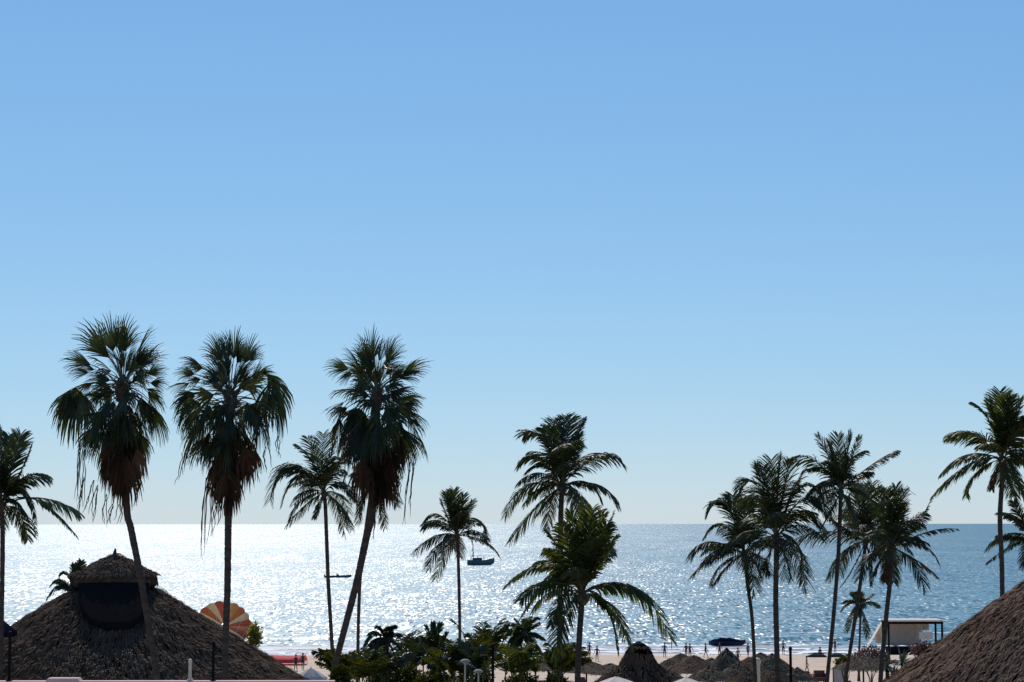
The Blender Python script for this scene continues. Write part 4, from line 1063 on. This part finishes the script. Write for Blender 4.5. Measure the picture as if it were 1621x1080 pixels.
# the covered boat on the waterline
db = 283.0; q = U(1152, 1019, db)
cb = thing('covered_boat', (q.x, db, 0), 'navy covered boat lying at the waterline above the sunshades', 'boat')
mb = MB(); hull(mb, (q.x, db, -.1), 5.4, 1.9, .75, .3, 0, 0.12); mb.build('hull', M['hull_navy'], cb)
mb = MB(); rows = []
for k in range(12):
    u = k / 11.0; x = (u - .5) * 4.9; hgt = .18 + .38 * math.sin(PI * min(1, u * 1.15)) ** .8 + .06 * math.sin(k * 2.3)
    rows.append([mb.vert((q.x + x, db + (v / 6.0 - .5) * 1.9 * (1 - .75 * max(0, u - .5)), .62 + hgt * math.sin(PI * v / 6.0) ** .7)) for v in range(7)])
for k in range(11):
    for v in range(6): mb.face((rows[k][v], rows[k + 1][v], rows[k + 1][v + 1], rows[k][v + 1]))
mb.build('tarpaulin', M['navy_cloth'], cb, smooth=True)
# two dark kayaks pulled up on the sand
for (px, py, w, lab) in ((1293, 1040, 28, 'dark upturned kayak on the pale sand, with a person beside it'), (1325, 1041, 24, 'dark upturned kayak on the sand behind the right palm trunks')):
    d = 252.0; q = U(px, py, d); gz = ground_z(d); L = w * d / F
    ky = thing('kayak', (q.x, d, gz), lab, 'kayak', 'kayaks on the sand')
    mb = MB(); rows = []
    for k in range(13):
        u = k / 12.0; w_ = .42 * math.sin(PI * min(.97, max(.03, u))) ** .6; h_ = .5 * math.sin(PI * min(.97, max(.03, u))) ** .4
        rows.append([mb.vert((q.x + (u - .5) * L * 1.1, d + math.cos(PI * v / 8.0) * w_, gz - .02 + math.sin(PI * v / 8.0) * h_)) for v in range(9)])
    for k in range(12):
        for v in range(8): mb.face((rows[k][v], rows[k + 1][v], rows[k + 1][v + 1], rows[k][v + 1]))
    mb.build('hull', M['wood'], ky, smooth=True)
    mb = MB(); mb.box((q.x - L * .5, d - .03, gz + .46), (q.x + L * .5, d + .03, gz + .53)); mb.build('keel', M['black_metal'], ky)

# ------------------------------------------------------------------ the parasail canopy behind the big roof
dc = 238.0; cc = U(352, 992, dc); Rc = 43 * dc / F
ps = thing('parasail', (cc.x, dc, ground_z(dc)), 'striped red, orange and white parasail canopy behind the big roof', 'parasail')
gore_cols = [(.40, .10, .09), (.62, .56, .52), (.44, .16, .12), (.50, .28, .14), (.62, .58, .54), (.42, .10, .10), (.60, .54, .50), (.45, .14, .11), (.62, .57, .52), (.36, .09, .10), (.50, .28, .16), (.58, .48, .26),
             (.26, .14, .30), (.60, .55, .55), (.50, .33, .16), (.56, .46, .24), (.42, .13, .10), (.62, .58, .54), (.40, .09, .09), (.50, .26, .15)]
gm = {}
for k, g in enumerate(gore_cols):
    if g not in gm: gm[g] = material('parasail_nylon', tuple(c_ * .62 for c_ in g), tuple(c_ * .5 for c_ in g), scale=2, rough=.6, trans=.12)
    mb = MB(); rows = []; N = len(gore_cols)
    for j in range(9):
        u = 0.10 + .9 * j / 8.0; th = u * 1.25
        rows.append([])
        for i in range(4):
            w = i / 3.0; an = 2 * PI * (k + w) / N
            rad = Rc * math.sin(th) / math.sin(1.25) * (1 + .05 * math.sin(PI * w) * u); dep = Rc * .8 * (math.cos(th) - math.cos(1.25)) + .18 * math.sin(PI * w) * u
            v = Vector((math.cos(an) * rad, dep, math.sin(an) * rad * (1.0 if math.sin(an) > 0 else .85)))
            rows[-1].append(mb.vert((cc.x + v.x * 1.02, dc + v.y, max(ground_z(dc) + .05, cc.z + v.z * .9))))
    for j in range(8):
        for i in range(3): mb.face((rows[j][i], rows[j][i + 1], rows[j + 1][i + 1], rows[j + 1][i]))
    mb.build('gore', gm[g], ps, smooth=True)
mb = MB(); mb.lathe((cc.x, dc, cc.z), [(0.01, .3), (.22, .25), (.34, 0), (.22, -.25), (.01, -.3)], 10); mb.build('crown_ring', M['white_cloth'], ps, smooth=True)
for k in range(0, 20, 2):
    an = 2 * PI * k / 20; e = Vector((cc.x + math.cos(an) * Rc, dc, max(ground_z(dc) + .06, cc.z + math.sin(an) * Rc * .9)))
    mb = MB(); mb.tube([e, (cc.x + 1.0, dc - 6.0, ground_z(dc - 6) + .4)], [.015, .015], 4); mb.build('line', M['white_cloth'], ps)

# ------------------------------------------------------------------ red canopy stall at the water's edge
ds = 236.0; gs = ground_z(ds)
xa, xb = U(428, 1040, ds).x, U(484, 1040, ds).x; zr = U(0, 1036, ds).z; ze = U(0, 1044, ds).z
st = thing('red_canopy', ((xa + xb) / 2, ds, gs), 'red beach canopy with white side cloth right of the parasail', 'canopy')
for x in (xa, xb):
    for y in (ds - 1.5, ds + 1.5): mb = MB(); mb.tube([(x, y, gs - .1), (x, y, ze)], [.04, .04], 6); mb.build('pole', M['white_paint'], st)
mb = MB(); xm = (xa + xb) / 2
rows = [[mb.vert((xa + (xb - xa) * i / 10.0, ds + y, z - .10 * math.sin(PI * i / 10.0))) for i in range(11)] for (y, z) in ((-1.6, ze - .25), (-1.6, ze), (-.8, (zr + ze) / 2 - .05), (0, zr), (.8, (zr + ze) / 2 - .05), (1.6, ze), (1.6, ze - .25))]
for j in range(6):
    for i in range(10): mb.face((rows[j][i], rows[j][i + 1], rows[j + 1][i + 1], rows[j + 1][i]))
mb.build('roof', M['red_cloth'], st, smooth=True)
cloth_panel(xa + .2, xb - 1.2, ds - 1.3, ze - .3, gs + .3, M['white_cloth'], 'side_cloth', st, .1, 30, 1.5)

# ------------------------------------------------------------------ beach furniture
def beach_sofa(label, px, py, d, w, h):
    q = U(px, py, d); gz = ground_z(d); W = w * d / F; Hh = h * d / F
    so = thing('beach_sofa', (q.x, d, gz), label, 'sofa', 'red-brown beach sofas')
    mb = MB(); mb.box((q.x - W / 2, d - .45, gz + .12), (q.x + W / 2, d + .45, gz + .42)); mb.build('seat', M['rust_wood'], so)
    mb = MB(); mb.box((q.x - W / 2, d + .453, gz + .12), (q.x + W / 2, d + .62, gz + Hh)); mb.build('backrest', M['rust_wood'], so)
    for s in (-1, 1):
        mb = MB(); xx = q.x + s * W / 2; mb.box((min(xx, xx + s * .14), d - .45, gz + .12), (max(xx, xx + s * .14), d + .62, gz + Hh * .75)); mb.build('armrest', M['rust_wood'], so)
        for t in (-.38, .5): mb = MB(); mb.box((xx - s * .12 - .05, d + t - .05, gz - .05), (xx - s * .12 + .05, d + t + .05, gz + .12)); mb.build('leg', M['black_metal'], so)
    mb = MB(); mb.box((q.x - W * .46, d - .42, gz + .423), (q.x + W * .46, d + .40, gz + .55)); mb.build('cushion', M['rust_wood'], so)
beach_sofa('red-brown beach sofa left of the other, on the open sand', 1275, 1078, 205, 14, 15)
beach_sofa('larger red-brown beach sofa against the leaning right trunk', 1298, 1078, 203, 17, 18)
d = 186.0; q = U(1328, 1080, d); gz = ground_z(d); W = 18 * d / F; Hh = U(0, 1057, d).z - gz
sc = thing('folding_screen', (q.x, d, gz), 'grey cloth screen in a dark frame between the right trunks', 'screen')
for x in (-W / 2, W / 2): mb = MB(); mb.box((q.x + x - .05, d - .05, gz - .1), (q.x + x + .05, d + .05, gz + Hh)); mb.build('upright', M['wood'], sc)
for z in (.2, Hh - .1): mb = MB(); mb.box((q.x - W / 2 + .05, d - .04, gz + z), (q.x + W / 2 - .05, d + .04, gz + z + .1)); mb.build('rail', M['wood'], sc)
cloth_panel(q.x - W / 2 + .06, q.x + W / 2 - .06, d, gz + Hh - .12, gz + .3, M['grey_cloth'], 'cloth', sc, .02, 12, .6)
def table_(label, px, py, d, w):
    q = U(px, py, d); gz = ground_z(d); R_ = w * d / F / 2
    tb = thing('beach_table', (q.x, d, gz), label, 'table', 'beach tables')
    mb = MB(); mb.lathe((q.x, d, gz), [(0.01, .78), (R_, .78), (R_, .72), (0.01, .72)], 18); mb.build('table_top', M['rust_wood'], tb)
    for k in range(4):
        a = PI / 4 + k * PI / 2; mb = MB(); mb.tube([(q.x + math.cos(a) * R_ * .75, d + math.sin(a) * R_ * .75, gz - .05), (q.x + math.cos(a) * R_ * .6, d + math.sin(a) * R_ * .6, gz + .72)], [.03, .03], 6); mb.build('leg', M['wood'], tb)
table_('dark round table under the flowering sunshade at the bottom edge', 1372, 1080, 178, 16)
table_('dark round table under the wide flat sunshade', 1104, 1077, 188, 16)

def lounger(label, px, py, d, rot, seed):
    q = U(px, py, d); gz = ground_z(d); c, s = math.cos(rot), math.sin(rot)
    lo = thing('sun_lounger', (q.x, d, gz), label, 'sun lounger', 'sun loungers under the sunshades')
    def pt(x, y, z): return Vector((q.x + x * c - y * s, d + x * s + y * c, gz + z))
    def slab(name, pts, th, mat):
        mb = MB(); ids = [mb.vert(pt(*p)) for p in pts] + [mb.vert(pt(p[0], p[1], p[2] - th)) for p in pts]
        mb.face(ids[:4]); mb.face(list(reversed(ids[4:])))
        for k in range(4): mb.face((ids[k], ids[4 + k], ids[4 + (k + 1) % 4], ids[(k + 1) % 4]))
        mb.build(name, mat, lo)
    slab('seat', [(-.33, -.9, .38), (.33, -.9, .38), (.33, .3, .38), (-.33, .3, .38)], .1, M['rust_wood'])
    slab('backrest', [(-.33, .31, .38), (.33, .31, .38), (.33, .85, .95), (-.33, .85, .95)], .1, M['rust_wood'])
    for x in (-.28, .28):
        for y in (-.8, .2): mb = MB(); mb.tube([pt(x, y, -.05), pt(x, y, .28)], [.035, .035], 6); mb.build('leg', M['wood'], lo)
for k, (px, d, rot, lab) in enumerate(((925, 196, .3, 'brown sun lounger under the sunshade left of the dark hut'), (1070, 190, .5, 'brown sun lounger nearest the dark hut, on its right'), (1120, 194, -.4, 'brown sun lounger below the gap between wide flat and steep sunshades'),
        (1140, 190, .8, 'brown sun lounger just left of the person in dark red'), (1178, 192, -.6, 'brown sun lounger just right of the person in dark red'), (1212, 192, .4, 'brown sun lounger left of the thickest palm trunk base'),
        (1244, 196, -.3, 'brown sun lounger right of the thickest palm trunk base'), (1352, 190, .6, 'brown sun lounger beside the grey cloth screen'))):
    lounger(lab, px, 1078, d, rot, k)

# ------------------------------------------------------------------ people
def person_mesh(pose, seed):
    """one continuous body grown over a posed skeleton; returned in metres, feet at z = 0, facing -Y"""
    r = random.Random(seed)
    st = pose.get('stride', 0.12); ar = pose.get('arm', 0.15); sit = pose.get('sit', False); up = pose.get('raise', 0.0)
    if sit: hipz = 0.30
    else: hipz = 0.92
    V = []; Rd = []; E = []
    def v(p, rad, par=None):
        V.append(p); Rd.append(rad)
        if par is not None: E.append((par, len(V) - 1))
        return len(V) - 1
    pel = v((0, 0, hipz), (.15, .11)); wa = v((0, .01, hipz + .17), (.125, .095), pel); ch = v((0, 0, hipz + .38), (.155, .11), wa)
    nb = v((0, 0, hipz + .55), (.075, .065), ch); nk = v((0, -.01, hipz + .62), (.055, .055), nb); h1 = v((0, -.02, hipz + .71), (.085, .10), nk); v((0, -.015, hipz + .80), (.07, .085), h1)
    hands = []
    for s in (-1, 1):
        sh = v((s * .18, 0, hipz + .50), (.06, .06), ch)
        if up and s > 0: el = v((s * .30, -.06, hipz + .62), (.045, .045), sh); wr = v((s * .22, -.16, hipz + .78), (.03, .03), el)
        else: el = v((s * (.22 + ar * .5), s * st * .4, hipz + .22), (.045, .045), sh); wr = v((s * (.20 + ar), s * st * 1.0 - .08, hipz - .02), (.03, .03), el)
        p = V[wr]; hd = v((p[0], p[1] - .01, p[2] - .09 * (1 if not (up and s > 0) else -1)), (.035, .02), wr); hands.append((V[hd], -1 if not (up and s > 0) else 1))
        hp = v((s * .095, 0, hipz - .06), (.095, .095), pel)
        if sit: kn = v((s * .13, -.42, .42), (.062, .062), hp); an = v((s * .12, -.62, .07), (.042, .042), kn); v((s * .12, -.78, .035), (.042, .03), an)
        else: kn = v((s * .10, -.03 + s * st * .6, .49), (.062, .062), hp); an = v((s * .10, s * st * 1.25 + .02, .08), (.042, .042), kn); v((s * .11, s * st * 1.25 - .15, .03), (.042, .028), an)
    me = bpy.data.meshes.new('person_skeleton'); me.from_pydata(V, E, [])
    o = bpy.data.objects.new('person_skeleton', me); C.objects.link(o)
    sk = o.modifiers.new('skin', 'SKIN'); sk.use_smooth_shade = True
    sb = o.modifiers.new('sub', 'SUBSURF'); sb.levels = 1; sb.render_levels = 1
    for k, d in enumerate(me.skin_vertices[0].data): d.radius = Rd[k]; d.use_root = (k == 0)
    bpy.context.view_layer.update()
    ev = o.evaluated_get(bpy.context.evaluated_depsgraph_get())
    m2 = bpy.data.meshes.new_from_object(ev)
    vs = [tuple(q.co) for q in m2.vertices]; fs = [tuple(p.vertices) for p in m2.polygons]
    bpy.data.objects.remove(o); bpy.data.meshes.remove(me); bpy.data.meshes.remove(m2)
    mb = MB(); mb.v = list(vs)
    for f in fs: mb.face(f)
    for (h, s) in hands:                       # five fingers to a hand, the thumb off its side
        for k in range(4):
            a = Vector(h) + Vector((0, (k - 1.5) * .018, 0)); L = (.07, .08, .085, .065)[k]
            mb.tube([a, a + Vector((0, -.005, s * L * .55)), a + Vector((0, -.02, s * L))], [.009, .0085, .006], sides=5)
        a = Vector(h) + Vector((0, -.03, -s * .02)); mb.tube([a, a + Vector((0, -.03, s * .03)), a + Vector((0, -.04, s * .06))], [.011, .009, .007], sides=5)
    return mb, hipz

def person(label, px, foot, d, rot, pose, top_col, bottom_col, seed, zoff=None):
    q = U(px, foot, d); gz = ground_z(d) if zoff is None else zoff
    mb, hz = person_mesh(pose, seed)
    root = thing('person', (q.x, d, gz), label, 'person', 'people on the beach')
    root.rotation_euler = (0, 0, rot)
    sc_ = pose.get('h', 1.08)
    mats = [M['skin'], material('clothing', top_col, tuple(c * .8 for c in top_col), rough=.85), material('clothing', bottom_col, tuple(c * .8 for c in bottom_col), rough=.85)]
    mi = []
    for f in mb.f:
        cz = sum(mb.v[i][2] for i in f) / len(f); cx = abs(sum(mb.v[i][0] for i in f) / len(f))
        if hz - .22 < cz < hz + .10 and cx < .22: mi.append(2)
        elif hz + .10 <= cz < hz + .555 and cx < .235: mi.append(1)
        else: mi.append(0)
    me = bpy.data.meshes.new('body'); me.from_pydata([(a * sc_, b * sc_, c * sc_) for a, b, c in mb.v], [], mb.f)
    for m_ in mats: me.materials.append(m_)
    me.polygons.foreach_set('material_index', mi); me.polygons.foreach_set('use_smooth', [True] * len(mi))
    o = bpy.data.objects.new('body', me); C.objects.link(o); o.parent = root
    hb = MB(); hb.lathe((0, 0, 0), [(.01, hz + .885), (.06, hz + .87), (.10, hz + .80), (.105, hz + .73), (.085, hz + .66)], 12, a0=-.25, a1=PI + .25)
    hb.lathe((0, 0, 0), [(.01, hz + .885), (.06, hz + .87), (.098, hz + .80)], 12)
    hm = bpy.data.meshes.new('hair'); hm.from_pydata([(a * sc_, (b - .005) * sc_, c * sc_) for a, b, c in hb.v], [], hb.f); hm.materials.append(M['hair'])
    ho = bpy.data.objects.new('hair', hm); C.objects.link(ho); ho.parent = root
    return root
DK = (.035, .035, .05); BL = (.04, .06, .14)
person('person in dark clothes at the surf, left of the dark hut', 933, 1040, 252, .3, {'stride': .08}, DK, DK, 1)
person('person in dark swimwear on the sand just right of the one at the surf', 945, 1047, 243, -.4, {'stride': .1}, DK, BL, 2)
person('left person of a couple standing at the surf above the wide flat sunshade', 1086, 1042, 250, .2, {'stride': .05}, DK, (.1, .08, .06), 3)
person('right person of a couple standing at the surf above the wide flat sunshade', 1092, 1042.5, 249, 2.9, {'stride': .1, 'arm': .2}, (.14, .10, .09), DK, 4)
person('person walking alone at the surf left of the navy covered boat', 1117, 1042, 251, 1.5, {'stride': .2}, DK, BL, 5)
person('person standing at the surf below the navy covered boat', 1139, 1041, 252, -.3, {'stride': .06}, (.06, .05, .05), DK, 6)
person('person at the surf between the navy boat and the curved thin trunk', 1184, 1042, 250, .6, {'stride': .12}, BL, DK, 7)
person('person crouched beside the upturned dark kayak', 1298, 1040, 254, .5, {'sit': True}, DK, DK, 8)
person('person in sandy clothes walking on the open sand', 1277, 1064, 219, 1.2, {'stride': .2}, (.34, .24, .16), (.40, .32, .26), 9)
person('person in dark red sitting under the low sunshades at the bottom', 1157, 1078, 206, 0, {'sit': True, 'h': 1.15}, (.28, .015, .03), (.2, .02, .03), 10)
person('person in dark clothes right of the red canopy', 479, 1060, 226, .3, {'stride': .1}, DK, DK, 11)
person('person in dark red clothes before the red canopy', 468, 1062, 223, -.5, {'stride': .08}, (.08, .02, .02), DK, 12)
person('person near the water left of the crossing trunks', 507, 1057, 230, .4, {'stride': .14}, DK, BL, 13)
person('person standing by the thickest palm trunk near the surf', 1240, 1038, 258, 0, {'stride': .05}, (.3, .2, .2), DK, 14)
person('person in pale shirt walking at the surf right of the tall middle trunk', 905, 1043, 246, 1.4, {'stride': .2}, (.4, .36, .32), DK, 15)
person('person in blue at the surf just right of the dark hut', 1052, 1041, 251, -.2, {'stride': .1}, BL, DK, 16)
person('person in orange standing behind the steep peaked sunshade', 1168, 1047, 238, .5, {'stride': .06}, (.4, .14, .04), DK, 17)
person('person with one arm raised at the surf between the two right trunks', 1322, 1036, 262, .1, {'stride': .08, 'raise': 1}, DK, BL, 18)
